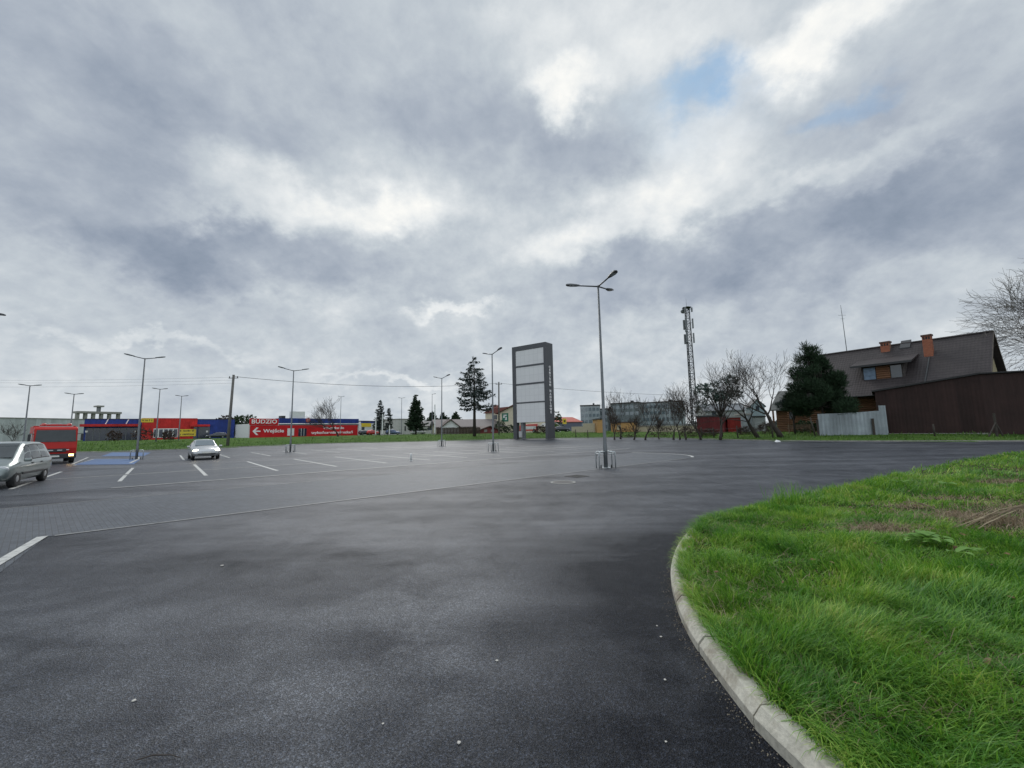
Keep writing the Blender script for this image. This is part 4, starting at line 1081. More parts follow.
def block(px0, Y0, px1, Y1, ptop, depth, name, label, cat, wall, roofm=None, wins=(), group=None, base=None):
    f = Fac(px0, Y0, px1, Y1); o = f.thing(name, label, cat, group); h = f.L((px0 + px1) / 2, ptop)[1]
    mb = MB(); mb.bb(0, f.w, 0, depth, 0, h); mb.build('wall', wall, o)
    mb = MB(); mb.bb(-.15, f.w + .15, -.15, depth + .15, h + .002, h + .25); mb.build('roof', roofm or M['plastic'], o)
    for w in wins:
        wo_, r = panel(f, o, 'window', w[4] if len(w) > 4 else M['glass'], *w[:4], .05)
    return f, o, h
WARE = ribbed('warehouse_cladding', (.40, .43, .43), .9, rough=.5, var=.06, depth=.15)
GREYC = ribbed('grey_cladding', (.24, .27, .29), .8, var=.12); GREYD = ribbed('dark_grey_cladding', (.12, .14, .15), .8, var=.15)
block(-60, 100, 84, 128, 418.4, 30, 'warehouse', 'long pale metal clad warehouse at the far left', 'warehouse', WARE, M['conc'])
# concrete gantry beyond the shop
f = Fac(76, 190, 123, 205); o = f.thing('silo_gantry', 'grey concrete platform on columns rising behind the shop roof', 'industrial structure')
c = f.rect(77, 411.5, 122, 413.5); mb = MB(); mb.bb(c[0], c[1], 0, 5, c[2], c[3]); mb.build('platform', M['conc'], o)
for px in (79, 87, 95, 103, 111, 120):
    x, _ = f.L(px, 415); mb = MB(); mb.bb(x - .5, x + .5, 1, 3, 0, c[2]); mb.build('column', M['conc'], o)
c2 = f.rect(97, 405.5, 104.5, 411); mb = MB(); mb.bb(c2[0] + 1, c2[1] - 1, .5, 4, c[3], c2[3] - .7); mb.build('tower', M['pole'], o)
mb = MB(); mb.bb(c2[0], c2[1], 0, 4.5, c2[3] - .7, c2[3]); mb.build('tower_cap', M['conc'], o)
# centre background buildings
f, o, h = block(360.5, 132, 378, 138, 421.5, 12, 'low_building', 'low pale building with yellow and blue fascia right of the red billboard', 'building', M['white'], M['plastic'], [(361.5, 427, 364.5, 430.5)])
panel(f, o, 'yellow_fascia', YEL, 361, 423.2, 371, 426.8, .1); panel(f, o, 'blue_fascia', BLUE, 361, 421.6, 378, 423.0, .12)
def gable(px0, Y0, px1, Y1, peave, pridge, depth, name, label, cat, wall, roofm, over=.4, wins=(), gable_front=False, group=None):
    f = Fac(px0, Y0, px1, Y1); o = f.thing(name, label, cat, group); pm = (px0 + px1) / 2
    he = f.L(pm, peave)[1]; hr = f.L(pm, pridge)[1]
    t = .22
    if gable_front:
        mb = MB(); mb.prism([(0, 0), (f.w, 0), (f.w, he), (f.w / 2, hr - t), (0, he)], 0, depth); mb.build('wall', wall, o)
        mb = MB(); k = (hr - he) / (f.w / 2)
        for s in (-1, 1):
            a = f.w / 2 + s * (f.w / 2 + over); za = hr - k * (f.w / 2 + over)
            mb.prism([(f.w / 2, hr), (a, za), (a, za - t), (f.w / 2, hr - t)], -over, depth + over)
        mb.build('roof', roofm, o)
    else:
        hr2 = hr
        mb = MB(); mb.prism([(0, 0), (depth, 0), (depth, he), (depth / 2, hr2 - t), (0, he)], 0, f.w, 'yz'); mb.build('wall', wall, o)
        mb = MB(); k = (hr2 - he) / (depth / 2)
        for s in (-1, 1):
            a = depth / 2 + s * (depth / 2 + over); za = hr2 - k * (depth / 2 + over)
            mb.prism([(depth / 2, hr2), (a, za), (a, za - t), (depth / 2, hr2 - t)], -over, f.w + over, 'yz')
        mb.build('roof', roofm, o)
    for w in wins: panel(f, o, 'window', w[4] if len(w) > 4 else M['glass'], *w[:4], .05)
    return f, o, he, hr
TILE_B = mat('brown_roof', (.085, .06, .055), .8, var=.2, scale=2); TILE_R = mat('red_roof', (.15, .055, .045), .8, var=.2, scale=2); TILE_G = mat('grey_roof', (.13, .125, .12), .8, var=.2)
gable(384, 135, 399, 138, 426, 420.8, 9, 'dark_house', 'dark gabled house between the two thin spruces and the white building', 'house', mat('dark_render', (.07, .07, .075), .8), M['plastic'])
block(398.5, 122, 412.5, 126, 419.5, 10, 'white_building', 'plain tall white building left of the dense spruce', 'building', mat('offwhite', (.42, .42, .40), .8), M['conc'], [(404.5, 426, 406, 431)])
gable(411, 145, 447, 150, 425.5, 420.6, 12, 'grey_building', 'long grey roofed building behind the dense spruce', 'building', mat('pale_grey', (.36, .36, .33), .8), TILE_G, wins=[(428, 426.5, 432, 430), (434, 426.5, 437, 430)])
f, o, he, hr = gable(438, 106, 506, 112, 425.5, 418.6, 11, 'bungalow', 'long low bungalow with brown roof and white gable left of the pylon', 'house', M['cream'], mat('bungalow_roof', (.15, .13, .125), .8, var=.15), .8)
# its white front gable
mb = MB(); a = f.L(441, 426); b_ = f.L(457, 426); t_ = f.L(448, 420.2)
mb.prism([(a[0], 0), (b_[0], 0), (b_[0], he - .2), ((a[0] + b_[0]) / 2, t_[1]), (a[0], he - .2)], -2.2, 0); mb.build('front_gable', M['white'], o)
mb = MB(); xm = (a[0] + b_[0]) / 2
for s in (-1, 1):
    xe = xm + s * ((b_[0] - a[0]) / 2 + .8); ze = he - .55
    mb.prism([(xm, t_[1] + .25), (xe, ze), (xe, ze - .25), (xm, t_[1])], -2.7, 3.5)
mb.build('gable_roof', TILE_B, o)
HEDGE = mat('hedge_brown', (.040, .026, .018), .9, var=.5, scale=6)
f = Fac(436.5, 96, 481, 99); o = f.thing('wooden_fence', 'dark brown board fence in front of the bungalow', 'fence'); h = f.L(455, 427.3)[1]
mb = MB()
for k in range(int(f.w / .35)): mb.bb(k * .35, k * .35 + .31, 0, .05, 0, h - random.uniform(0, .12))
mb.build('boards', HEDGE, o); mb = MB()
for z in (.4, h - .4): mb.bb(0, f.w, .06, .12, z, z + .1)
mb.build('rail', HEDGE, o)
gable(479, 100, 499, 103, 429.2, 425.6, 5, 'red_hut', 'small dark red hut with brown roof right of the board fence', 'hut', mat('hut_red', (.16, .035, .035), .8), TILE_B, .5, [(484, 429.5, 487, 432, M['conc']), (491, 429.5, 494, 432, M['conc'])], True)
# beige house with the green sign
f = Fac(485.5, 118, 521, 110); o = f.thing('beige_house', 'two storey beige house with a green square sign on its gable', 'house')
he = f.L(502, 412.5)[1]; hr = f.L(502, 405.0)[1]; xg = f.L(501.5, 420)[0]
mb = MB(); mb.bb(0, xg, 0, 9, 0, he); mb.build('side_wall', M['cream'], o)
mb = MB(); w2 = f.w - xg; mb.prism([(xg, 0), (f.w + 3, 0), (f.w + 3, he), (f.w - .2, hr - .1), (xg, he)], -1.2, 8); mb.build('gable_wall', M['cream'], o)
mb = MB(); xr = f.w - .2
for (xa, za, xb_, zb_) in ((-.6, he - .1, xr, hr + 1.0), ):
    pass
mb.prism([(xr, hr + .12), (xg - .8, he - .25), (xg - .8, he - .45), (xr, hr - .1)], -1.8, 8.5); mb.prism([(xr, hr + .12), (f.w + 3.6, he - .1), (f.w + 3.6, he - .35), (xr, hr - .1)], -1.8, 8.5)
mb.prism([(-.6, he), (xg - .81, he + .02), (xg + 2.8, he + 1.5), (2.0, he + 1.3)], -.4, 8.2); mb.build('roof', TILE_R, o)
GRN = mat('green_sign', (.012, .14, .085), .5, var=.1)
gs, r = panel(f, o, 'green_sign', GRN, 505, 413.3, 511, 421.6, .06, 1.2)
mb = MB(); xm, zm = (r[0] + r[1]) / 2, (r[2] + r[3]) / 2; ww = (r[1] - r[0])
for (a0, a1, b0, b1) in ((-.3, -.05, -.05, .32), (-.3, .25, .18, .34), (-.02, .28, -.32, -.18), (.08, .26, -.2, .06)):
    mb.bb(xm + a0 * ww, xm + a1 * ww, -1.29, -1.262, zm + b0 * ww, zm + b1 * ww)
mb.build('white_symbol', WHT, gs)
panel(f, o, 'window', M['glass'], 493.5, 415, 497, 419.5, .05); mb = MB()
mb.bb(1.0, 2.2, 2, 3.2, he + .8, he + 2.4); mb.build('chimney', mat('chimney_red', (.22, .10, .08), .8), o)
# right of the pylon
gable(548, 150, 582, 156, 421.5, 416.5, 14, 'red_roof_hall', 'long hall with bright red roof right of the pylon sign', 'hall', mat('blue_grey_wall', (.10, .11, .15), .8), mat('bright_red_roof', (.36, .085, .06), .75, var=.15), .3)
f = Fac(562.6, 118, 566.4, 118.4); o = f.thing('yellow_sign', 'small yellow sign board on a post before the red roofed hall', 'sign'); c = f.rect(562.8, 418.5, 566.2, 424.0)
mb = MB(); mb.bb(c[0], c[1], -.1, .1, c[2], c[3]); bo = mb.build('board', YEL, o); mb = MB(); mb.bb((c[0] + c[1]) / 2 - .3, (c[0] + c[1]) / 2 + .3, -.13, -.103, c[2] + .5, c[3] - .4); mb.build('emblem', MARK, bo); mb = MB(); mb.bb((c[0] + c[1]) / 2 - .08, (c[0] + c[1]) / 2 + .08, -.05, .05, 0, c[2]); mb.build('post', M['pole'], o)
f = Fac(549, 108, 560.5, 110); o = f.thing('white_carport', 'white arched carport just right of the pylon foot', 'carport')
mb = MB(); pts = [(f.w * i / 8, f.L(555, 426)[1] + .9 * math.sin(math.pi * i / 8)) for i in range(9)]
for i in range(8): mb.prism([pts[i], pts[i + 1], (pts[i + 1][0], pts[i + 1][1] - .12), (pts[i][0], pts[i][1] - .12)], 0, 5)
mb.build('roof', M['white'], o)
for x in (.1, f.w - .1):
    for y in (.1, 4.9):
        mb = MB(); mb.bb(x - .08, x + .08, y - .08, y + .08, 0, pts[0][1] - .1); mb.build('post', M['white'], o)
BW = mat('beige_wall', (.42, .37, .27), .85, var=.12)
f = Fac(571.5, 92, 595, 90); o = f.thing('boundary_wall', 'beige boundary wall of stepped panels left of the nearest lamp post', 'wall')
h1 = f.L(577, 426.6)[1]; h2 = f.L(590, 423.3)[1]; xs_ = f.L(583, 425)[0]
mb = MB(); mb.bb(0, xs_, 0, .2, 0, h1); mb.build('low_section', BW, o); mb = MB(); mb.bb(xs_ + .003, f.w, -.02, .22, 0, h2); mb.build('high_section', BW, o)
ORG = mat('orange_wall', (.42, .24, .09), .85, var=.12)
f, o, h = block(597.5, 88, 605.5, 88, 419.5, 5, 'orange_shed', 'small orange walled shed left of the nearest lamp post', 'shed', ORG, M['plastic'])
block(611, 90, 634, 88, 422.8, 6, 'orange_building', 'low orange brown building behind the bare orchard trees', 'building', ORG, TILE_B, [(617, 425, 621, 430, BW)])
block(634, 92, 704, 84, 426.0, .4, 'pale_wall', 'long pale boundary wall behind the thin bare trees', 'wall', BW, M['conc'])
def office(px0, px1, ptop, Y0, Y1, label, m, n, rows):
    f = Fac(px0, Y0, px1, Y1); o = f.thing('office_block', label, 'office building', 'grey office blocks behind the orchard'); h = f.L((px0 + px1) / 2, ptop)[1]
    mb = MB(); mb.bb(0, f.w, 0, 5, 0, h); mb.build('wall', m, o); mb = MB(); mb.bb(-.1, f.w + .1, -.1, 5.1, h + .002, h + .5); mb.build('roof', M['plastic'], o)
    for r_ in range(rows):
        z0 = h * (1 - (r_ + .82) / (rows + .2)); z1 = h * (1 - (r_ + .3) / (rows + .2))
        for k in range(n):
            a = f.w * (k + .12) / n; b_ = f.w * (k + .88) / n; mb = MB(); mb.bb(a, b_, -.06, -.001, z0, z1); mb.build('window', M['glass_pale'], o)
    mb = MB(); mb.bb(f.w * .62, f.w * .7, 4, 6, h + .5, h + 1.4); mb.build('roof_unit', M['plastic'], o)
office(581, 600.5, 406, 168, 166, 'left grey office block, the lower one with smaller roof', GREYC, 5, 4); office(601, 607.5, 409.5, 170, 168, 'narrow pale grey annex right of the left office block', GREYC, 2, 3)
office(611.5, 640, 403.6, 166, 160, 'darkest grey office block directly right of the nearest lamp post', GREYD, 6, 4); office(642.5, 683, 402.5, 178, 168, 'widest pale grey office block behind the telecom mast foot', GREYC, 10, 4)
MAR = ribbed('maroon_cladding', (.115, .018, .020), .3)
block(697, 72, 724, 69.5, 416.8, 5, 'maroon_shed', 'dark maroon metal shed behind the bare trees', 'shed', MAR, M['plastic'])
block(727.5, 71, 741, 70, 417.6, 3, 'red_container', 'small bright red container right of the maroon shed', 'container', ribbed('bright_red_cladding', (.20, .018, .014), .3), M['conc'])
block(741.3, 74, 752.5, 73.5, 414.8, 4, 'grey_container', 'pale blue grey container right of the red container', 'container', ribbed('pale_container', (.27, .31, .33), .3), M['conc'])
block(752.8, 76, 765.5, 75.5, 417.2, 3, 'pale_shed', 'pale grey shed with low roof between container and log house', 'shed', ribbed('pale_shed_cladding', (.27, .29, .29), .3), M['plastic'])
gable(706, 98, 746, 96, 409.5, 402.5, 9, 'grey_house', 'pale grey house half hidden behind the dark green spreading tree', 'house', mat('grey_render', (.24, .25, .25), .8), mat('slate_roof', (.13, .14, .15), .7), wins=[(712, 411, 716, 415)])
gable(752, 100, 766, 99, 405, 398.5, 7, 'blue_house', 'pale blue grey gable house left of the log house', 'house', mat('blue_render', (.20, .25, .27), .8), M['plastic'], .3, [(756, 406, 759, 411)], True)

# ------------------------------------------------------------------ the large house, shed and fences on the right
def roof_tiles():
    s = NT('roof_tiles')
    sp = s.n('ShaderNodeSeparateXYZ'); s.l(s.co, sp.inputs[0])
    cour = s.math('FRACT', s.math('MULTIPLY', sp.outputs[2], 3.1)); wav = s.math('SINE', s.math('MULTIPLY', sp.outputs[0], 2 * math.pi / .3))
    n = s.noise(.7, 5, .6); n2 = s.noise(9, 4, .6)
    a = s.ramp(n, [(.3, (.030, .0255, .026)), (.7, (.052, .044, .045))])
    a = s.mix(.5, a, s.ramp(n2, [(.3, (.35, .35, .35)), (.7, (.65, .65, .65))]), 'OVERLAY')
    a = s.mix(s.ramp(cour, [(.0, (.95, .95, .95)), (.25, (0, 0, 0))]), a, (.022, .019, .019))
    s.set(Base_Color=a, Roughness=.6, Specular_IOR_Level=.2)
    s.bump(s.math('ADD', s.math('MULTIPLY', cour, -1.0), s.math('MULTIPLY', wav, .10)), .8, .06)
    return s.m
ROOF = roof_tiles()
def logwall():
    s = NT('log_wall'); sp = s.n('ShaderNodeSeparateXYZ'); s.l(s.co, sp.inputs[0])
    w = s.math('ABSOLUTE', s.math('SINE', s.math('MULTIPLY', sp.outputs[2], math.pi / .28)))
    n = s.noise(2, 5, .6, s.mapped(0, (.3, 1, 4)))
    a = s.ramp(n, [(.3, (.09, .040, .018)), (.7, (.19, .085, .036))]); a = s.mix(s.ramp(w, [(.0, (.8, .8, .8)), (.3, (0, 0, 0))]), a, (.025, .014, .008))
    s.set(Base_Color=a, Roughness=.7); s.bump(w, .9, .08); return s.m
LOG = logwall()
def brickm():
    s = NT('chimney_brick'); bk = s.n('ShaderNodeTexBrick'); mp = s.n('ShaderNodeMapping'); mp.inputs['Rotation'].default_value = (math.pi / 2, 0, 0); s.l(s.co, mp.inputs[0]); s.l(mp.outputs[0], bk.inputs[0])
    bk.inputs['Scale'].default_value = 1; bk.inputs['Brick Width'].default_value = .25; bk.inputs['Row Height'].default_value = .09; bk.inputs['Mortar Size'].default_value = .008
    bk.inputs['Color1'].default_value = (.34, .10, .045, 1); bk.inputs['Color2'].default_value = (.24, .065, .03, 1); bk.inputs['Mortar'].default_value = (.22, .16, .12, 1)
    s.set(Base_Color=bk.outputs[0], Roughness=.85); return s.m
BRICK = brickm()
# ridge line through measured bearings; local frame: x along ridge (to the right, nearer), -y down the front slope
f = Fac(816, 61, 994, 46, zb=.45, zs=11.5)
o = f.thing('large_house', 'large log house with long brown tiled roof, dormer and brick chimneys', 'house')
hr = f.L(994, 331)[1]; WR = f.w
he, run = 4.9, 5.9
k = (hr - he) / run
def rz_(y): return hr + k * y if y <= 0 else hr - k * y
t = .2
mb = MB()
mb.prism([(0, hr), (-run, he), (-run, he - t), (0, hr - t)], -.3, WR, 'yz'); mb.prism([(0, hr), (run, he), (run, he - t), (0, hr - t)], -.3, WR, 'yz')
rf = mb.build('roof', ROOF, o)
mb = MB(); mb.bar((-.3, 0, hr + .05), (WR, 0, hr + .05), .28, .14); mb.build('ridge_cap', mat('ridge_tile', (.06, .05, .05), .6), rf)
for s in (-1, 1):
    mb = MB(); mb.prism([(0, hr + .04), (s * (run + .05), he + .04), (s * (run + .05), he - .26), (0, hr - .26)], WR + .002, WR + .06, 'yz'); mb.build('barge_board', mat('barge_board' , (.07, .055, .045), .7), rf)
mb = MB(); mb.bb(0, WR - .6, -run + 1.2, run - 1.2, 0, he + .3); mb.prism([(-run + 1.2, he + .3), (run - 1.2, he + .3), (0, hr - .35)], .4, WR - .6, 'yz'); mb.build('wall', LOG, o)
mb = MB(); mb.prism([(-run + 1.4, he + .5), (run - 1.4, he + .5), (0, hr - .6)], WR - .597, WR - .55, 'yz'); mb.build('gable_panel', mat('gable_cream', (.45, .38, .25), .8), o)
mb = MB(); mb.path([(-.3, -run - .08, he - .1), (WR, -run - .08, he - .1)], .08, 8); mb.build('gutter', M['plastic'], o)
def slope(px, py):
    """where a photo bearing meets the front roof slope, in the house's own axes"""
    r_ = ray(px, py); ca, sa = math.cos(-f.rz), math.sin(-f.rz)
    ox, oy = -f.p0.x, -f.p0.y; lx0, ly0 = ox * ca - oy * sa, ox * sa + oy * ca; dx, dy = r_.x * ca - r_.y * sa, r_.x * sa + r_.y * ca
    # z = hr + k*y
    z0 = CH - f.z0; tt = (hr + k * ly0 - z0) / (r_.z - k * dy); return lx0 + dx * tt, ly0 + dy * tt, z0 + r_.z * tt
# dormer
a = slope(862, 381); b_ = slope(905, 378.5); c = slope(856, 369)
dx0, dx1 = a[0], b_[0]; dyf = a[1] + .1; dzb = a[2] - .1; dzt = dzb + 2.0
mb = MB(); mb.prism([(dyf, dzb - .6), (dyf, dzt), (dyf + 3.2, dzt + 1.0), (dyf + 3.2, dzb + .4)], dx0, dx1, 'yz'); dm = mb.build('dormer', mat('dormer_side', (.05, .042, .04), .8), o)
rt = min(.9, (0 - dyf) * .9 + 0); yb = dyf + 3.3
mb = MB(); mb.prism([(dyf - .8, dzt - .12), (yb, dzt + 1.25), (yb, dzt + 1.4), (dyf - .8, dzt + .08)], dx0 - .9, dx1 + .9, 'yz'); mb.build('dormer_roof', ROOF, dm)
mb = MB(); mb.bb(dx0 - .9, dx1 + .9, dyf - .84, dyf - .803, dzt - .16, dzt + .1); mb.build('fascia', M['plastic'], dm)
WD = (dx1 - dx0)
for i, (p, q_, m_) in enumerate(((.06, .34, M['glass_pale']), (.70, .94, M['glass']))):
    mb = MB(); mb.bb(dx0 + WD * p - .06, dx0 + WD * q_ + .06, dyf - .05, dyf - .001, dzb + .1, dzt - .2); w = mb.build('window', M['bark'], dm)
    mb = MB(); mb.bb(dx0 + WD * p, dx0 + WD * q_, dyf - .07, dyf - .052, dzb + .18, dzt - .28); mb.build('pane', mat('sky_pane', (.18, .24, .32), .05, spec=1.) if i == 0 else m_, w)
mb = MB(); mb.bb(dx0 + WD * .36, dx0 + WD * .68, dyf - .05, dyf - .001, dzb + .1, dzt - .2); mb.build('timber_panel', LOG, dm)
# chimneys
for (px0, py0, px1, py1, lb) in ((878.5, 341.5, 892.5, 352, 'short'), (921.5, 334.5, 936, 356.5, 'tall')):
    s0 = slope((px0 + px1) / 2, py1); sl = slope(px0, py1)[0]; sr = slope(px1, py1)[0]; w = (sr - sl) * .62
    d_ = (f.p0 + Vector((f.d.x * s0[0] - (-f.d.y) * -s0[1], 0, 0))).length
    depth = (f.p0.y + f.d.y * s0[0] + f.d.x * s0[1]); top_ = ZA((px0 + px1) / 2, py0, depth) - f.z0
    cm = MB(); cm.bb(s0[0] - w / 2, s0[0] + w / 2, s0[1], s0[1] + w * .8, s0[2] - 1.5, top_ - .22); co = cm.build('chimney', BRICK, o)
    mb = MB(); mb.bb(s0[0] - w / 2 - .08, s0[0] + w / 2 + .08, s0[1] - .08, s0[1] + w * .8 + .08, top_ - .22, top_); mb.build('chimney_cap', mat('chimney_cap', (.10, .05, .035), .8), co)
    for kk in range(3):
        xx = s0[0] + w * (kk - 1) * .3; mb = MB(); mb.bb(xx - .08, xx + .08, s0[1] - .012, s0[1] - .001, top_ - .6, top_ - .3); mb.build('flue_slot', M['black'], co)
s0 = slope(905.5, 345); mb = MB(); mb.prism([(s0[1] - .5, s0[2] - .5 + .12), (s0[1] + .5, s0[2] + .5 * k + .12), (s0[1] + .5, s0[2] + .5 * k - .1), (s0[1] - .5, s0[2] - .5 * k - .1)], s0[0] - .5, s0[0] + .5, 'yz'); mb.build('skylight', M['plastic'], rf)
a = slope(929.5, 358); b_ = slope(928, 384); mb = MB(); mb.path([(a[0], a[1], a[2] + .1), (a[0] - .1, -run, he + .1)], .09, 6); mb.build('roof_pipe', M['plastic'], rf)
# porch posts and windows low on the front wall
for px in (842, 868):
    s0 = slope(px, 398)[0]; mb = MB(); mb.bb(s0 - .5, s0 + .5, -run + 1.14, -run + 1.199, 1.4, 2.9); w = mb.build('window', M['bark'], o); mb = MB(); mb.bb(s0 - .42, s0 + .42, -run + 1.12, -run + 1.138, 1.5, 2.8); mb.build('pane', M['glass'], w)
# aerial on the ridge
s0 = slope(848, 347.5)[0]; ba = f.p0 + f.d * s0; 
o = thing('roof_aerial', 'tall thin aerial mast standing on the brown roof ridge', 'aerial', (ba.x, ba.y, f.z0 + hr + .12))
h = ZA(845.5, 306, ba.y) - f.z0 - hr; mb = MB(); mb.path([(0, 0, 0), (-.1, 0, h * .8), (-.15, 0, h)], [.05, .035, .02], 6); mb.build('mast', M['pole'], o)
mb = MB(); mb.bar((-.65, 0, h * .78), (.45, 0, h * .78), .03, .03); mb.bar((-.4, 0, h * .7), (.2, 0, h * .7), .03, .03); mb.build('antenna_rods', M['pole'], o)
# log annex left of the house
g2 = Fac(777, 66, 832, 60); oa = g2.thing('log_cabin', 'brown log cabin with grey roof behind the dark pine', 'cabin')
h = g2.L(800, 407)[1]; mb = MB(); mb.bb(0, g2.w, 0, 6, 0, h); mb.build('wall', LOG, oa)
h2 = g2.L(790, 389)[1]; mb = MB(); mb.prism([(-.9, h - .25), (3, h2), (6.9, h - .25), (6.9, h - .45), (3, h2 - .2), (-.9, h - .45)], -.6, g2.w + .5, 'yz'); mb.build('roof', mat('cabin_roof', (.075, .08, .075), .7, var=.2), oa)
for x in (.3, g2.w * .33, g2.w * .66, g2.w - .3): mb = MB(); mb.bb(x - .1, x + .1, -1.9, -1.7, 0, h - .45); mb.build('porch_post', LOG, oa)
mb = MB()
for z in (.55, .9, 1.25): mb.bb(g2.w * .45, g2.w, -1.86, -1.74, z, z + .1)
mb.build('porch_rail', mat('rail_wood', (.16, .10, .06), .8), oa)
panel(g2, oa, 'window', M['glass'], 788, 412, 793, 419, .05)
# brown metal shed
BRN = ribbed('brown_cladding', (.026, .0130, .0115), .3, rough=.7, var=.2, depth=.22)
sA = Fac(878, 47, 986, 41.5); ob = sA.thing('metal_shed', 'tall dark brown metal clad shed with sloping roof in front of the house', 'shed')
zl = sA.L(878, 391.5)[1]; zr = sA.L(985, 374)[1]
mb = MB(); mb.prism([(0, 0), (sA.w, 0), (sA.w, zr), (0, zl)], 0, 5.5); mb.build('wall', BRN, ob)
mb = MB(); mb.prism([(-.25, zl - .02), (sA.w + .06, zr + .03), (sA.w + .06, zr + .2), (-.25, zl + .15)], -.25, 5.7); mb.build('roof', M['black'], ob)
x2 = 13; mb = MB(); mb.prism([(0, 0), (sA.w * 0 + x2, 0), (x2, zr - .05), (0, zr - .02)], 0, 5.5); 
wing = mb.build('side_wing', BRN, ob); wing.location = (sA.w + .003, 0, 0); wing.rotation_euler = (0, 0, R(18))
mb = MB(); mb.bb(-.1, x2, -.25, 5.7, zr + .03, zr + .16); w2 = mb.build('wing_roof', M['black'], ob); w2.location = (sA.w + .07, 0, 0); w2.rotation_euler = (0, 0, R(18))
mb = MB(); mb.bb(0, sA.w, -.06, -.002, -.3, .16); mb.build('plinth', M['conc'], ob)
# galvanised sheet fence
GAL = ribbed('galvanised_sheet', (.235, .265, .285), .36, rough=.5, metal=.2, var=.16, depth=.7)
sB = Fac(817.5, 48.5, 885, 45.5); og = sB.thing('sheet_fence', 'pale galvanised sheet metal fence left of the brown shed', 'fence')
hts = [(817.5, 414), (829, 413.6), (840, 413.2), (851, 412.6), (862, 412.0), (873, 411.0), (878.5, 405.5), (885, 405.5)]
for i in range(len(hts) - 1):
    a, za = sB.L(*hts[i]); b_, zb_ = sB.L(*hts[i + 1]); mb = MB(); y = -.012 * (i % 2)
    mb.prism([(a - .02, -.1), (b_ + .02, -.1), (b_ + .02, zb_ if i != 5 else za), (a - .02, za)], y - .008, y); mb.build('metal_sheet', GAL, og)
for px in (818, 873.5): x = sB.L(px, 430)[0]; mb = MB(); mb.bb(x - .1, x + .1, -.2, -.04, -.1, 1.9); mb.build('post', M['bark'], og)
# fence posts and wire of the garden
POSTW = mat('post_wood', (.04, .034, .028), .9, var=.3)
pl = []
for i, (px, Y, hh, lb) in enumerate(((576, 80, 1.5, 'right of the beige wall foot'), (588, 77, 1.5, 'in front of the beige wall'), (702, 60, 1.5, 'in front of the maroon shed'), (714, 57.5, 1.4, 'before the maroon shed'), (738, 53, 1.6, 'below the red container'), (773, 49.5, 2.5, 'tall and dark left of the leaning dark trunk'), (815.5, 47.5, 2.2, 'leaning against the end of the galvanised fence'), (935, 41.5, 1.2, 'in front of the middle of the brown shed'))):
    c = spot(px, Y); mb = MB(); ln = .18 if px == 815.5 else .03
    mb.path([(0, 0, -.1), (-ln * hh * .5, 0, hh * .5), (-ln * hh, 0, hh)], [.085, .08, .07], 7); q_ = mb.build('fence_post', POSTW, smooth=True); q_.location = c
    tag(q_, 'dark wooden fence post ' + lb, 'fence post', 'posts of the garden fence'); pl.append(c + Vector((0, 0, hh * .8)))
c = spot(997, 39); o = thing('braced_post', 'braced wooden post with leaning struts before the shed corner', 'fence post', c)
mb = MB(); mb.path([(0, 0, -.1), (.02, 0, 2.2)], [.1, .09], 7); mb.build('post', POSTW, o); 
for s in (-1.0, .35): mb = MB(); mb.path([(s, -.2, 0), (0, -.05, 1.3)], [.06, .05], 6); mb.build('brace', POSTW, o)
mb = MB(); 
for dz in (0, -.45): 
    for a, b_ in zip(pl[2:6], pl[3:6]): mb.path([a + Vector((0, 0, dz)), b_ + Vector((0, 0, dz))], .012, 4)
tag(mb.build('fence_wire', M['wire']), 'thin wires strung along the garden fence posts', 'fence wire')

# ------------------------------------------------------------------ pylon sign
PYL = mat('anthracite', (.070, .073, .082), .5, .2, var=.1); PYP = NT('sign_panel')
bk = PYP.n('ShaderNodeTexBrick'); mp = PYP.mapped(); mpn = PYP.n('ShaderNodeMapping'); mpn.inputs['Rotation'].default_value = (-math.pi / 2, 0, 0); PYP.l(PYP.co, mpn.inputs[0]); PYP.l(mpn.outputs[0], bk.inputs[0])
bk.offset = 0; bk.inputs['Scale'].default_value = 1; bk.inputs['Brick Width'].default_value = .98; bk.inputs['Row Height'].default_value = 1.28; bk.inputs['Mortar Size'].default_value = .03; bk.inputs['Mortar Smooth'].default_value = .2
bk.inputs['Color1'].default_value = (.60, .60, .605, 1); bk.inputs['Color2'].default_value = (.63, .63, .635, 1); bk.inputs['Mortar'].default_value = (.52, .52, .525, 1)
PYP.set(Base_Color=bk.outputs[0], Roughness=.5)
f = Fac(513.3, 77, 547.6, 72.4, zb=.35); op = f.thing('pylon_sign', 'tall dark pylon sign with four blank pale panels at the lot edge', 'pylon sign')
hT = f.L(546, 341.6)[1]; D = 2.5; w = f.w
xi0, xi1 = f.L(516, 400)[0], f.L(544.6, 400)[0]
mb = MB(); mb.bb(0, xi0 + .05, 0, D * .35, -.3, hT); mb.build('frame_post', PYL, op)
mb = MB(); mb.bb(xi1, w, 0, D, -.3, hT); side = mb.build('frame_column', PYL, op)
mb = MB(); mb.bb(xi0 + .053, xi1 - .003, .0, D, hT - .9, hT); mb.build('frame_top', PYL, op)
mb = MB(); z0 = f.L(530, 422.4)[1]; mb.bb(xi0 + .053, xi1 - .003, .25, D - .1, z0 + .02, hT - .9); mb.build('cabinet', PYL, op)
ys = [(348.6, 364.4), (366.2, 382.6), (384.4, 401.6), (403.0, 422.2)]
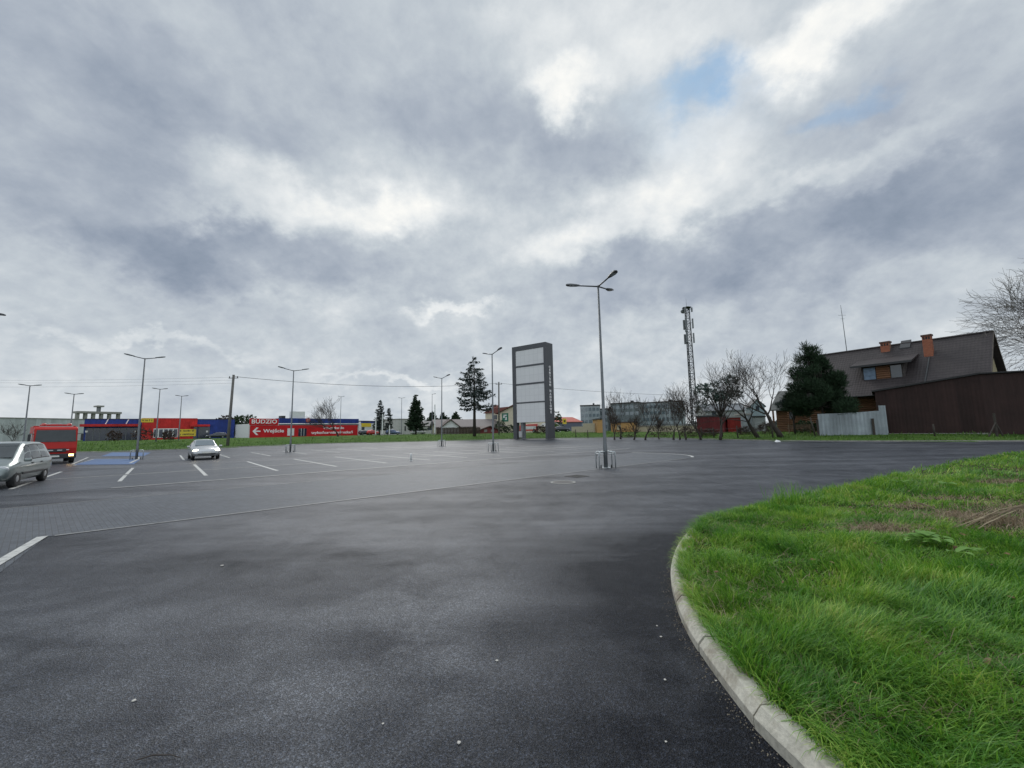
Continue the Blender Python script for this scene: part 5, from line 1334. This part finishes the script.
for i in range(4):
    zt_ = f.L(530, ys[i][0])[1]; zb_ = f.L(530, ys[i][1])[1]; mb = MB(); mb.bb(xi0 + .08, xi1 - .03, .06, .24, zb_, zt_); mb.build('sign_panel', PYP.m, op)
    if i < 3:
        zn = f.L(530, ys[i + 1][0])[1]; mb = MB(); mb.bb(xi0 + .056, xi1 - .006, .0, .24, zn + .01, zb_ - .01); mb.build('divider_bar', PYL, op)
mb = MB(); x = f.L(520.5, 430)[0]; mb.bb(x - .3, x + .3, .5, D - 1.2, -.3, z0 + .01); mb.build('support_leg', mat('leg_grey', (.16, .17, .18), .5), op)
mb = MB(); x = f.L(520, 430)[0]; mb.bb(x - .35, x + .35, .1, .28, 0, 1.15); mb.build('service_box', mat('box_grey', (.36, .36, .36), .6), op)
tx = 'CENTRUM HANDLOWE'; zt_ = f.L(549, 366)[1]; zb_ = f.L(549, 412)[1]; st_ = (zt_ - zb_) / (len(tx) - 1)
for i, ch in enumerate(tx):
    if ch != ' ': text_mesh('letter', ch, st_ * 1.02, WHT, side, (w + .03, D * .5, zt_ - i * st_), (math.pi / 2, 0, math.pi / 2), bold=.035, sx=1.25)

# ------------------------------------------------------------------ telecom mast
MASTM = mat('mast_steel', (.045, .050, .056), .6, .2, var=.2)
c = spot(695, 112); o = thing('telecom_mast', 'tall grey lattice telecom mast with antennas behind the orchard', 'telecom mast', c, R(20)); Hm = ZA(688, 307.5, 112) - c.z
r0m, r1m = 1.0, .7; ang = [R(90 + 120 * k) for k in range(3)]
def leg(k, z): r_ = lerp(r0m, r1m, z / Hm); return Vector((r_ * math.cos(ang[k]), r_ * math.sin(ang[k]), z))
for k in range(3): mb = MB(); mb.path([leg(k, 0), leg(k, Hm)], [.17, .12], 6); mb.build('mast_leg', MASTM, o)
mb = MB(); n = 22
for i in range(n):
    z0, z1 = Hm * i / n, Hm * (i + 1) / n
    for k in range(3):
        a, b_ = (k, (k + 1) % 3) if i % 2 else ((k + 1) % 3, k)
        mb.path([leg(a, z0), leg(b_, z1)], .06, 4, False); mb.path([leg(a, z1), leg(b_, z1)], .055, 4, False)
mb.build('lattice', MASTM, o)
mb = MB()
for s in (-.22, .22): mb.path([(s + .15, -.55, 0), (s + .1, -.4, Hm)], .04, 4)
for i in range(70): z = Hm * i / 70; mb.bar((-.1, -.52, z), (.36, -.52, z), .03, .03)
mb.build('ladder', MASTM, o)
for zf in (.985, .87, .75):
    z = Hm * zf
    for k in range(3):
        a = ang[k] + R(0); p = Vector((math.cos(a), math.sin(a), 0)) * 1.35; mb = MB()
        mb.box((p.x, p.y, z - .2), (.34, .5, 2.8 if zf < .9 else 1.2), a); mb.bar((p.x * .5, p.y * .5, z), (p.x, p.y, z), .08, .08); mb.build('antenna_panel', mat('antenna_grey', (.13, .14, .15), .5) if k == 0 and zf > .9 else bpy.data.materials['antenna_grey'], o)
for k, (zf, a) in enumerate(((.995, .3), (.97, 2.4), (.8, 3.6))):
    p = Vector((math.cos(a), math.sin(a), 0)) * 1.2; mb = MB(); mb.lathe([(.1, -.15), (.45, .05), (.5, .1)], (p.x, p.y, Hm * zf), 12, 'y'); mb.build('dish', bpy.data.materials['antenna_grey'], o)
mb = MB(); mb.path([(0, 0, Hm - .2), (0, 0, Hm + 2.6)], [.05, .02], 6); mb.build('lightning_rod', MASTM, o)
mb = MB(); mb.lathe([(1.3, Hm - .1), (1.3, Hm)], n=6); mb.build('platform', MASTM, o)

# ------------------------------------------------------------------ power poles, wires, flagpoles
CONP = mat('concrete_pole', (.12, .115, .105), .85, var=.2)
def upole(px0, px1, ptop, Y, label, tw=.16, lean=True):
    c = spot(px0, Y); zt_ = ZA(px1, ptop, Y); xt = XA(px1, Y, zt_)
    o = thing('utility_pole', label, 'utility pole', c, 0, 'concrete poles carrying the overhead wires'); h = zt_ - c.z; dx = xt - c.x
    mb = MB(); mb.path([(0, 0, -.3), (dx * .5, 0, h * .5), (dx, 0, h)], [tw * 1.35, tw * 1.15, tw], 8); mb.build('pole', CONP, o, smooth=True)
    mb = MB(); mb.bar((dx - .7, 0, h - .5), (dx + .7, 0, h - .5), .09, .09); mb.build('crossarm', M['pole'], o)
    for s in (-.6, .6, .05): mb = MB(); mb.lathe([(.05, h - .45), (.07, h - .3), (.03, h - .2)], (dx + s, 0, 0), 8); mb.build('insulator', M['bark'], o)
    return Vector((xt, Y, zt_ - .25))
p1 = upole(227.5, 233.7, 374.8, 60, 'leaning dark concrete utility pole between the two shops')
p2 = upole(499, 498.8, 382, 88, 'straight grey utility pole behind the lamp left of the pylon', .14)
def wire(a, b_, sag, label, r=.018):
    mb = MB(); pts = []
    for i in range(25):
        t = i / 24; p = a.lerp(b_, t); p.z -= sag * 4 * t * (1 - t); pts.append(p)
    mb.path(pts, r, 4); return tag(mb.build('overhead_wire', M['wire']), label, 'wire', 'overhead wires')
wire(p1, p2, 1.1, 'long overhead wire from the leaning pole to the straight pole', .03)
pr = Vector((95, 120, 11.5)); wire(p2, pr, 2.0, 'overhead wire running right from the straight pole past the pylon', .028)
for i, (y0, lb) in enumerate(((378.8, 'highest of three overhead wires left of the leaning pole'), (381.2, 'middle of three overhead wires left of the leaning pole'), (385.8, 'lowest of three overhead wires left of the leaning pole'))):
    a = Vector((XA(-60, 66, 9), 66, ZA(-60, y0 + 1, 66))); q_ = p1 + Vector((0, 0, -.1 - i * .45)); wire(a, q_, .25, lb, .010)
for px, Y, pt, lb in ((375.6, 104, 419.5, 'left of the tall spruce pair'), (382.2, 102, 414, 'in front of the taller thin spruce'), (389.4, 102, 425, 'shortest, in front of the smaller thin spruce'), (434.8, 98, 404.5, 'tallest white pole left of the bungalow')):
    c = spot(px, Y); zt_ = ZA(px, pt, Y); o = thing('flagpole', 'white flagpole ' + lb, 'flagpole', c, 0, 'white poles beyond the bank')
    mb = MB(); mb.lathe([(.16, 0), (.14, (zt_ - c.z) * .6), (.12, zt_ - c.z)], n=8); mb.build('pole', M['white'], o); mb = MB(); mb.lathe([(.3, 0), (.3, .25), (.17, .3)], n=8); mb.build('foot', M['conc'], o)

# red machine and bush under the pylon
c = spot(528, 96); o = thing('red_van', 'red van with white patch seen beneath the pylon panels', 'van', c, R(170))
mb = MB(); mb.prism([(-2.4, .4), (2.4, .4), (2.5, .9), (2.2, 1.2), (1.5, 1.95), (-2.4, 2.1)], -.95, .95); mb.build('body', carpaint('van_red', (.50, .05, .03), .35, 0), o, bevel=.06)
mb = MB(); mb.bb(-2.0, .4, .95, .97, .8, 1.5); mb.build('side_panel', M['white'], o); mb = MB(); mb.bb(.7, 1.4, .95, .97, 1.25, 1.8); mb.build('side_window', M['glass'], o)
for wx in (-1.5, 1.5):
    for s in (-1, 1): wheel(o, wx, s * .85, .34, .22, s)

# ------------------------------------------------------------------ trees
def bare_tree(label, loc, h, r, seed, spread=.75, levels=4, kids_n=(5, 5, 4, 3), trunk_f=.28, leanv=(0, 0), droop=0., m=None, mt=None, minr=.017, group='bare leafless trees', ratio=.62, cat='tree'):
    rnd = random.Random(seed); o = thing('bare_tree', label, cat, loc, 0, group); T = MB(); C = MB()
    def grow(p, d, L, r_, lev):
        n = 5 if lev < 2 else 4; pts = [p]; rad = [r_]; dd = d.copy()
        for i in range(n):
            dd = (dd + Vector((rnd.gauss(0, .13), rnd.gauss(0, .13), rnd.gauss(.04, .08) - droop * (lev >= 2) * .12))).normalized()
            p = p + dd * (L / n); pts.append(p); rad.append(max(minr * .7, r_ * (1 - .62 * (i + 1) / n)))
        (T if lev < 2 else C).path(pts, rad, 7 if lev == 0 else (5 if lev < 2 else 3), lev < 2)
        if lev >= levels: return
        k = kids_n[min(lev, len(kids_n) - 1)]
        for j in range(k):
            t = rnd.uniform(.45 if lev else .72, 1.0) if j else 1.0
            i = min(n - 1, int(t * n)); q_ = pts[i].lerp(pts[i + 1], t * n - i) if t < 1 else pts[-1]
            base = (pts[i + 1] - pts[i]).normalized(); ax = base.orthogonal().normalized(); a = 2 * math.pi * (j / k) + rnd.uniform(-.5, .5)
            ax = Matrix.Rotation(a, 3, base) @ ax; sp = spread * rnd.uniform(.55, 1.15) * (.9 if j else .45)
            nd = (base * math.cos(sp) + ax * math.sin(sp)).normalized(); nd.z += .1; nd.normalize()
            grow(q_, nd, L * (ratio * rnd.uniform(.8, 1.2) if lev else rnd.uniform(.9, 1.25) * (1 - trunk_f) / trunk_f * .42), max(minr, rad[min(i + 1, n)] * rnd.uniform(.62, .85)), lev + 1)
    grow(Vector((0, 0, -.1)), Vector((leanv[0], leanv[1], 1)).normalized(), h * trunk_f, r, 0)
    T.build('trunk', mt or M['bark'], o, smooth=True, fix=False); C.build('crown', m or M['twig'], o, fix=False)
    return o
def needles(mb, p, d, L, w, rnd, n):
    for k in range(n):
        a = (d + Vector((rnd.gauss(0, .5), rnd.gauss(0, .5), rnd.gauss(0, .4)))).normalized(); l = L * rnd.uniform(.6, 1.3)
        s = a.cross(Vector((rnd.gauss(0, 1), rnd.gauss(0, 1), rnd.gauss(0, 1)))); s = s.normalized() if s.length > 1e-3 else Vector((1, 0, 0))
        q_ = p + Vector((rnd.gauss(0, L * .2), rnd.gauss(0, L * .2), rnd.gauss(0, L * .15)))
        mb.add([q_ - s * w * .4, q_ + a * l * .5 - s * w, q_ + a * l, q_ + a * l * .5 + s * w], [(0, 1, 2, 3)])
def spruce(label, loc, h, rad, seed, bare_f=.08, whorls=26, per=7, droop=.35, m=None, dens=9, nl=.38, nw=.07, taper=.8, gap=0., group='conifers beyond the car park', zlo=None, tr=.02):
    rnd = random.Random(seed); o = thing('spruce_tree', label, 'conifer', loc, 0, group); T = MB(); C = MB()
    T.path([(0, 0, -.1), (.05, 0, h * .5), (0, 0, h * .98)], [h * tr, h * tr * .6, h * .002], 7)
    for i in range(whorls):
        t = i / (whorls - 1); z = h * lerp(bare_f, .985, t); R_ = rad * (1 - t) ** taper * rnd.uniform(.82, 1.15) + .10
        for k in range(per if t < .85 else 4):
            if rnd.random() < gap: continue
            a = 2 * math.pi * k / per + rnd.uniform(-.5, .5) + i * .7; L = R_ * rnd.uniform(.65, 1.2); d = Vector((math.cos(a), math.sin(a), 0))
            pts = [Vector((0, 0, z)) + d * (L * s) + Vector((0, 0, -droop * L * math.sin(s * 2.2) * .8 + .12 * L * s * s + rnd.gauss(0, .04))) for s in (0, .3, .6, .85, 1)]
            T.path(pts, [.035 * (1 - t) + .012] * 3 + [.012, .006], 3, False)
            nn = max(2, int(dens * L / rad * 1.6)) + 1
            for j in range(nn):
                s = lerp(.14, 1., (j + rnd.random() * .8) / nn); i2 = min(3, int(s * 4)); p = pts[0].lerp(pts[-1], s); p.z = lerp(pts[i2].z, pts[min(4, i2 + 1)].z, s * 4 - i2)
                side = Vector((-d.y, d.x, 0)) * rnd.uniform(-1, 1) * L * .22 * (1 - s * .6)
                needles(C, p + side + Vector((0, 0, -abs(rnd.gauss(0, .09)))), (d + side * .6 + Vector((0, 0, -.25))).normalized(), nl, nw, rnd, 4)
    needles(C, Vector((0, 0, h * .97)), Vector((0, 0, 1)), nl, nw, rnd, 6)
    T.build('trunk', M['bark'], o, smooth=True, fix=False); C.build('crown', m or M['needle'], o, fix=False)
    return o
def tree_h(px, ptop, Y): c = spot(px, Y); return c, ZA(px, ptop, Y) - c.z
c, h = tree_h(474.5, 357, 84); spruce('tallest open spruce with drooping boughs and bare lower trunk', c, h, 4.5, 1, .37, 16, 7, .30, M['needle_grey'], 13, .6, .09, .6, .16, tr=.022)
c, h = tree_h(416, 394.5, 106); spruce('dense dark cone shaped spruce left of the bungalow', c, h, 2.5, 2, .17, 24, 9, .3, M['needle_dark'], 9, .5, .11, .72)
c, h = tree_h(379.5, 400.5, 108); spruce('taller thin ragged spruce behind the white flagpole', c, h, 1.45, 3, .2, 18, 6, .3, M['needle_grey'], 6, .42, .09, .5, .2)
c, h = tree_h(388.6, 408.5, 108); spruce('smaller thin ragged spruce with bare sides right of its taller twin', c, h, 1.0, 4, .25, 15, 5, .3, M['needle_grey'], 5, .38, .08, .5, .2)
for px, pt, lb, sd in ((432.5, 412.5, 'left of three small dark treetops behind the bungalow', 5), (443.5, 413.5, 'middle of three small dark treetops behind the bungalow', 6), (456, 413, 'right of three small dark treetops behind the bungalow', 7)):
    c, h = tree_h(px, pt, 160); spruce(lb, c, h, 3.6, sd, .3, 14, 8, .3, M['needle_dark'], 8, .9, .2, .8)
def crown_tree(name, label, loc, h, blobs, seed, m, n, L, w, trunkr, group=None, cat='tree', upb=.6, trunk=True, lean=0.):
    rnd = random.Random(seed); o = thing(name, label, cat, loc, 0, group); C = MB(); T = MB()
    if trunk: T.path([(0, 0, -.1), (lean * .5, 0, h * .35), (lean, 0, h * .7)], [trunkr, trunkr * .8, trunkr * .3], 7)
    tot = sum(b_[3] * b_[4] * b_[5] for b_ in blobs)
    for (bx, by, bz, rx, ry, rz2) in blobs:
        k = max(6, int(n * rx * ry * rz2 / tot))
        if trunk: T.path([(lean * .4, 0, h * .3), (bx * .5 + lean * .2, by * .5, lerp(h * .3, bz, .6)), (bx, by, bz)], [trunkr * .5, trunkr * .3, trunkr * .12], 5)
        for i in range(k):
            d = Vector((rnd.gauss(0, 1), rnd.gauss(0, 1), rnd.gauss(0, 1))).normalized() * rnd.uniform(.35, 1.0) ** .6
            p = Vector((bx + d.x * rx, by + d.y * ry, bz + d.z * rz2)); needles(C, p, (d + Vector((0, 0, upb))).normalized(), L, w, rnd, 5)
    if trunk: T.build('trunk', M['bark'], o, smooth=True, fix=False)
    C.build('crown', m, o, fix=False); return o
# dark pine before the house
c = spot(825, 50); h = ZA(812, 345, 50) - c.z; rnd = random.Random(8); bl = []
for i in range(95):
    t = rnd.random() ** .8; z = lerp(.16, .93, t) * h; rr = 4.0 * (1 - t) ** .75 + .35; a = rnd.uniform(0, 6.28); q_ = rnd.uniform(.3, .95)
    a = a if rnd.random() < .7 else rnd.uniform(-.9, .6)
    s = lerp(1.05, .38, t) * rnd.uniform(.7, 1.15); bl.append((rr * q_ * math.cos(a) - .9 * t, rr * q_ * math.sin(a) * .9, z + rnd.uniform(-.3, .3), s, s, s * .75))
bl += [(-1.4, 0, h * .93, .4, .4, .9), (-.3, 0, h * .9, .35, .35, .8), (.7, .3, h * .8, .4, .4, .8), (-2.3, .2, h * .84, .4, .4, .7), (2.2, 0, h * .62, .5, .5, .7)]
crown_tree('pine_tree', 'dense dark green pine in front of the brown roofed house', c, h, bl, 8, M['needle_dark'], 6500, .62, .03, .16, 'conifers beyond the car park', 'conifer', 1.1)
c = spot(795, 53); crown_tree('pine_tree', 'grey green lower conifer left of the dense dark pine', c, 5.5, [(0, 0, 4.3, 1.1, 1.0, .8), (-1, 0, 3.7, .9, .9, .6), (.8, 0, 5.0, .8, .8, .7), (.9, 0, 3.5, .8, .7, .5)], 81, M['needle_grey'], 600, .45, .028, .12, 'conifers beyond the car park', 'conifer')
c = spot(722, 58); h = ZA(722, 374, 58) - c.z; rnd = random.Random(12); bl = []
for i in range(22): a = rnd.uniform(0, 6.28); q_ = rnd.uniform(.2, 1); bl.append((3.0 * q_ * math.cos(a), 2.3 * q_ * math.sin(a), h * rnd.uniform(.5, .92), .95, .95, .6))
crown_tree('spreading_pine', 'dark blue green spreading tree behind the bare trunks right of the mast', c, h, bl, 13, mat('needle_blue', (.05, .085, .07), .8, var=.5, scale=3, spec=.2), 750, .40, .05, .15, 'conifers beyond the car park', 'conifer')
# bare trees
BRTW = mat('brown_twig', (.042, .031, .022), .9, var=.3)
for px, Y, pt, r_, sd, lv, lean, lb in ((614.5, 62, 409, .12, 21, 3, (0, 0), 'small bare fruit tree right of the nearest lamp post'), (620.5, 66, 391, .13, 22, 4, (.05, 0), 'bare tree with a fuzzy top against the dark office block'),
        (634, 60, 410, .12, 23, 3, (-.05, 0), 'low bare fruit tree with twisted trunk before the orange building'), (645.5, 58, 392, .12, 24, 4, (-.03, 0), 'slim upright bare tree before the pale office block'),
        (659.5, 60, 412, .08, 25, 3, (0, 0), 'smallest bare sapling in the orchard row'), (673.5, 57, 396, .12, 26, 4, (.05, 0), 'bare tree just left of the telecom mast'), (680, 57, 381, .10, 27, 4, (.06, 0), 'slender bare tree rising left beside the mast lattice'),
        (686, 56, 393, .11, 28, 4, (-.04, 0), 'bare tree in front of the telecom mast foot'), (701, 55, 378, .13, 29, 4, (-.1, 0), 'leaning bare tree in front of the maroon shed corner')):
    c, h = tree_h(px, pt, Y); bare_tree(lb, c, h, r_ * 1.35, sd, .62, lv, (5, 5, 4, 3) if lv == 4 else (6, 7, 6), .24, lean, m=BRTW)
c, h = tree_h(720.5, 347, 52); bare_tree('tall bare tree with dark fork right of the maroon shed', c, h, .2, 31, .5, 4, (4, 4, 4, 3), .24, (.03, 0), minr=.014)
c, h = tree_h(758, 352, 51.5); bare_tree('bare tree with trunk leaning left before the pale shed', c, h, .30, 33, .75, 4, (5, 5, 4, 4), .3, (-.45, 0))
c, h = tree_h(781, 344, 49.5); bare_tree('thick dark bare tree leaning left beside the log cabin', c, h, .36, 34, .75, 4, (5, 6, 5, 4), .32, (-.3, 0))
c, h = tree_h(338, 396, 92); bare_tree('rounded bare tree in front of the red billboard wall', c, h, .25, 35, .78, 4, (7, 7, 5, 4), .22, (.02, 0))
c, h = tree_h(9.5, 421, 62); bare_tree('small bare tree in front of the pale warehouse', c, h, .1, 36, .7, 4, (5, 5, 4, 2), .3)
c, h = tree_h(1103, 236, 46); bare_tree('huge pale bare tree behind the brown shed at the right edge', c, h, .42, 43, .78, 5, (9, 8, 6, 5, 3), .24, (-.08, 0), .8, mat('pale_twig', (.085, .075, .063), .9), M['bark_pale'], .018, ratio=.66)
# bushes
def bush(label, px, Y, rx, h, seed, m, n=140, L=.3, w=.08):
    c = spot(px, Y); return crown_tree('bush', label, c, h, [(0, 0, h * .5, rx, rx * .7, h * .5), (rx * .5, 0, h * .4, rx * .6, rx * .5, h * .4), (-rx * .5, .1, h * .42, rx * .6, rx * .5, h * .4)], seed, m, n, L, w, .05, 'bushes beyond the bank', 'bush', .3, False)
BUSHB = mat('bush_brown', (.05, .032, .025), .9, var=.5, scale=5); BUSHG = mat('bush_green', (.03, .055, .02), .9, var=.5, scale=5)
bush('brownish bush before the glazed left half of the shop', 113.5, 80, 1.3, 2.0, 51, BUSHB); bush('dark brown bush before the shop wall left of its white window', 143, 82, 2.0, 2.4, 52, BUSHB); bush('dark bush in front of the white framed shop window', 168.5, 84, 1.1, 1.9, 53, BUSHB)
bush('dark bush beneath the right part of the pylon panels', 541.5, 90, 1.6, 1.7, 54, BUSHB); bush('dark green shrub left of the beige house door', 500, 104, 1.3, 3.4, 55, BUSHG, 200); bush('two small dark shrubs against the beige house wall', 509, 104, 1.3, 2.0, 56, M['needle_dark'], 150)
bush('dark leafy treetop left of the billboard building roof', 244, 135, 4.2, 7.6, 57, BUSHG, 420, .7, .2); bush('brown rounded treetop right of the blue shop end', 226, 140, 4.2, 7.6, 58, BUSHB, 420, .7, .2); bush('dark shrub between the two shops', 241, 112, 2.2, 3.2, 59, BUSHG, 220, .4, .12)
bush('tall dark shrub right of the pylon above the red roof', 555.5, 140, 2.2, 7.2, 60, BUSHG, 150, .6, .2); bush('dark shrub at the porch rail of the log cabin', 806, 56, 1.3, 1.6, 62, BUSHG, 150)

# far wood along the horizon, one mass
rnd = random.Random(77); C = MB()
for i in range(5200):
    a = R(rnd.uniform(-56, 56)); d_ = rnd.uniform(330, 380); x, y = d_ * math.sin(a), d_ * math.cos(a); hh = 3.2 + 2.6 * math.sin(a * 31) * math.sin(a * 13 + 1) + 1.2 * math.sin(a * 90)
    needles(C, Vector((x, y, .6 + rnd.random() * max(1.2, hh))), Vector((rnd.gauss(0, 1), rnd.gauss(0, 1), .6)).normalized(), 2.2, .7, rnd, 2)
tag(C.build('far_wood', mat('far_foliage', (.06, .065, .06), .9, var=.3, scale=.05), fix=False), kind='stuff')

# garden odds and ends behind the bare trees
for i, (px, Y, rx, h_, lb) in enumerate(((690, 64, 1.6, 1.5, 'brown scrub before the maroon shed, left side'), (710, 62, 1.2, 1.0, 'low brown scrub before the maroon shed door'), (747, 60, 1.3, 1.0, 'low brown scrub in front of the pale blue grey container'), (768, 58, 1.1, 1.6, 'tall brown scrub left of the log cabin corner'), (660, 70, 2.0, 1.7, 'brown scrub behind the smallest sapling of the orchard'), (628, 74, 2.2, 1.8, 'brown scrub in front of the low orange building'))):
    bush(lb, px, Y, rx, h_, 90 + i, BUSHB, 200, .35, .03)
c = spot(800, 54); o = thing('wooden_bench', 'weathered wooden bench of planks in front of the log cabin porch', 'bench', c, R(-32))
PLK = mat('weathered_plank', (.17, .12, .08), .85, var=.3)
mb = MB(); [mb.bb(-1.3, 1.3, -.25 + k * .14, -.14 + k * .14, .43, .47) for k in range(4)]; mb.build('seat', PLK, o)
mb = MB(); [mb.bb(-1.3, 1.3, .32, .36, .62 + k * .2, .75 + k * .2) for k in range(3)]; mb.build('backrest', PLK, o)
for x in (-1.15, 1.15):
    for y in (-.22, .29): mb = MB(); mb.bb(x - .05, x + .05, y - .05, y + .05, 0, .43 if y < 0 else 1.2); mb.build('leg', PLK, o)

# grit washed against the kerb foot, and fallen leaves in the grass
rnd = random.Random(5); C = MB()
for i in range(len(KC) - 1):
    p, q_ = KC[i], KC[i + 1]
    if not 1.2 < p.y < 8.4: continue
    d = q_ - p; nn = Vector((d.y, -d.x, 0)).normalized()
    for k in range(int(d.length * 130)):
        c = p + d * rnd.random() - nn * abs(rnd.gauss(.0, .05)) - nn * .004; e = rnd.uniform(.002, .006)
        C.add([c + Vector((rnd.uniform(.6, 1.2) * e, 0, .0)), c + Vector((-e * .7, e, 0)), c + Vector((-e * .6, -e, 0)), c + Vector((0, 0, e * 1.1))], [(0, 1, 3), (1, 2, 3), (2, 0, 3)])
tag(C.build('grit', mat('grit', (.17, .145, .11), .9, var=.6, scale=60), fix=False), kind='stuff')
C = MB()
for k in range(170):
    x, y = rnd.uniform(1.9, 9), rnd.uniform(2.2, 9.5)
    dd = sdist([x], [y])[0]
    if dd < .1: continue
    c = Vector((x, y, tz(x, y) + rnd.uniform(.04, .11))); e = rnd.uniform(.018, .038); a = rnd.uniform(0, 6.28); u_ = Vector((math.cos(a), math.sin(a), rnd.gauss(0, .3))) * e; v_ = Vector((-math.sin(a), math.cos(a), rnd.gauss(0, .4))) * e * .55
    C.add([c - u_, c - u_ * .2 + v_, c + u_, c - u_ * .2 - v_, c + Vector((0, 0, e * .2))], [(0, 3, 4), (3, 2, 4), (2, 1, 4), (1, 0, 4)])
tag(C.build('fallen_leaves', mat('dead_leaf', (.13, .075, .035), .8, var=.6, scale=5), fix=False), kind='stuff')
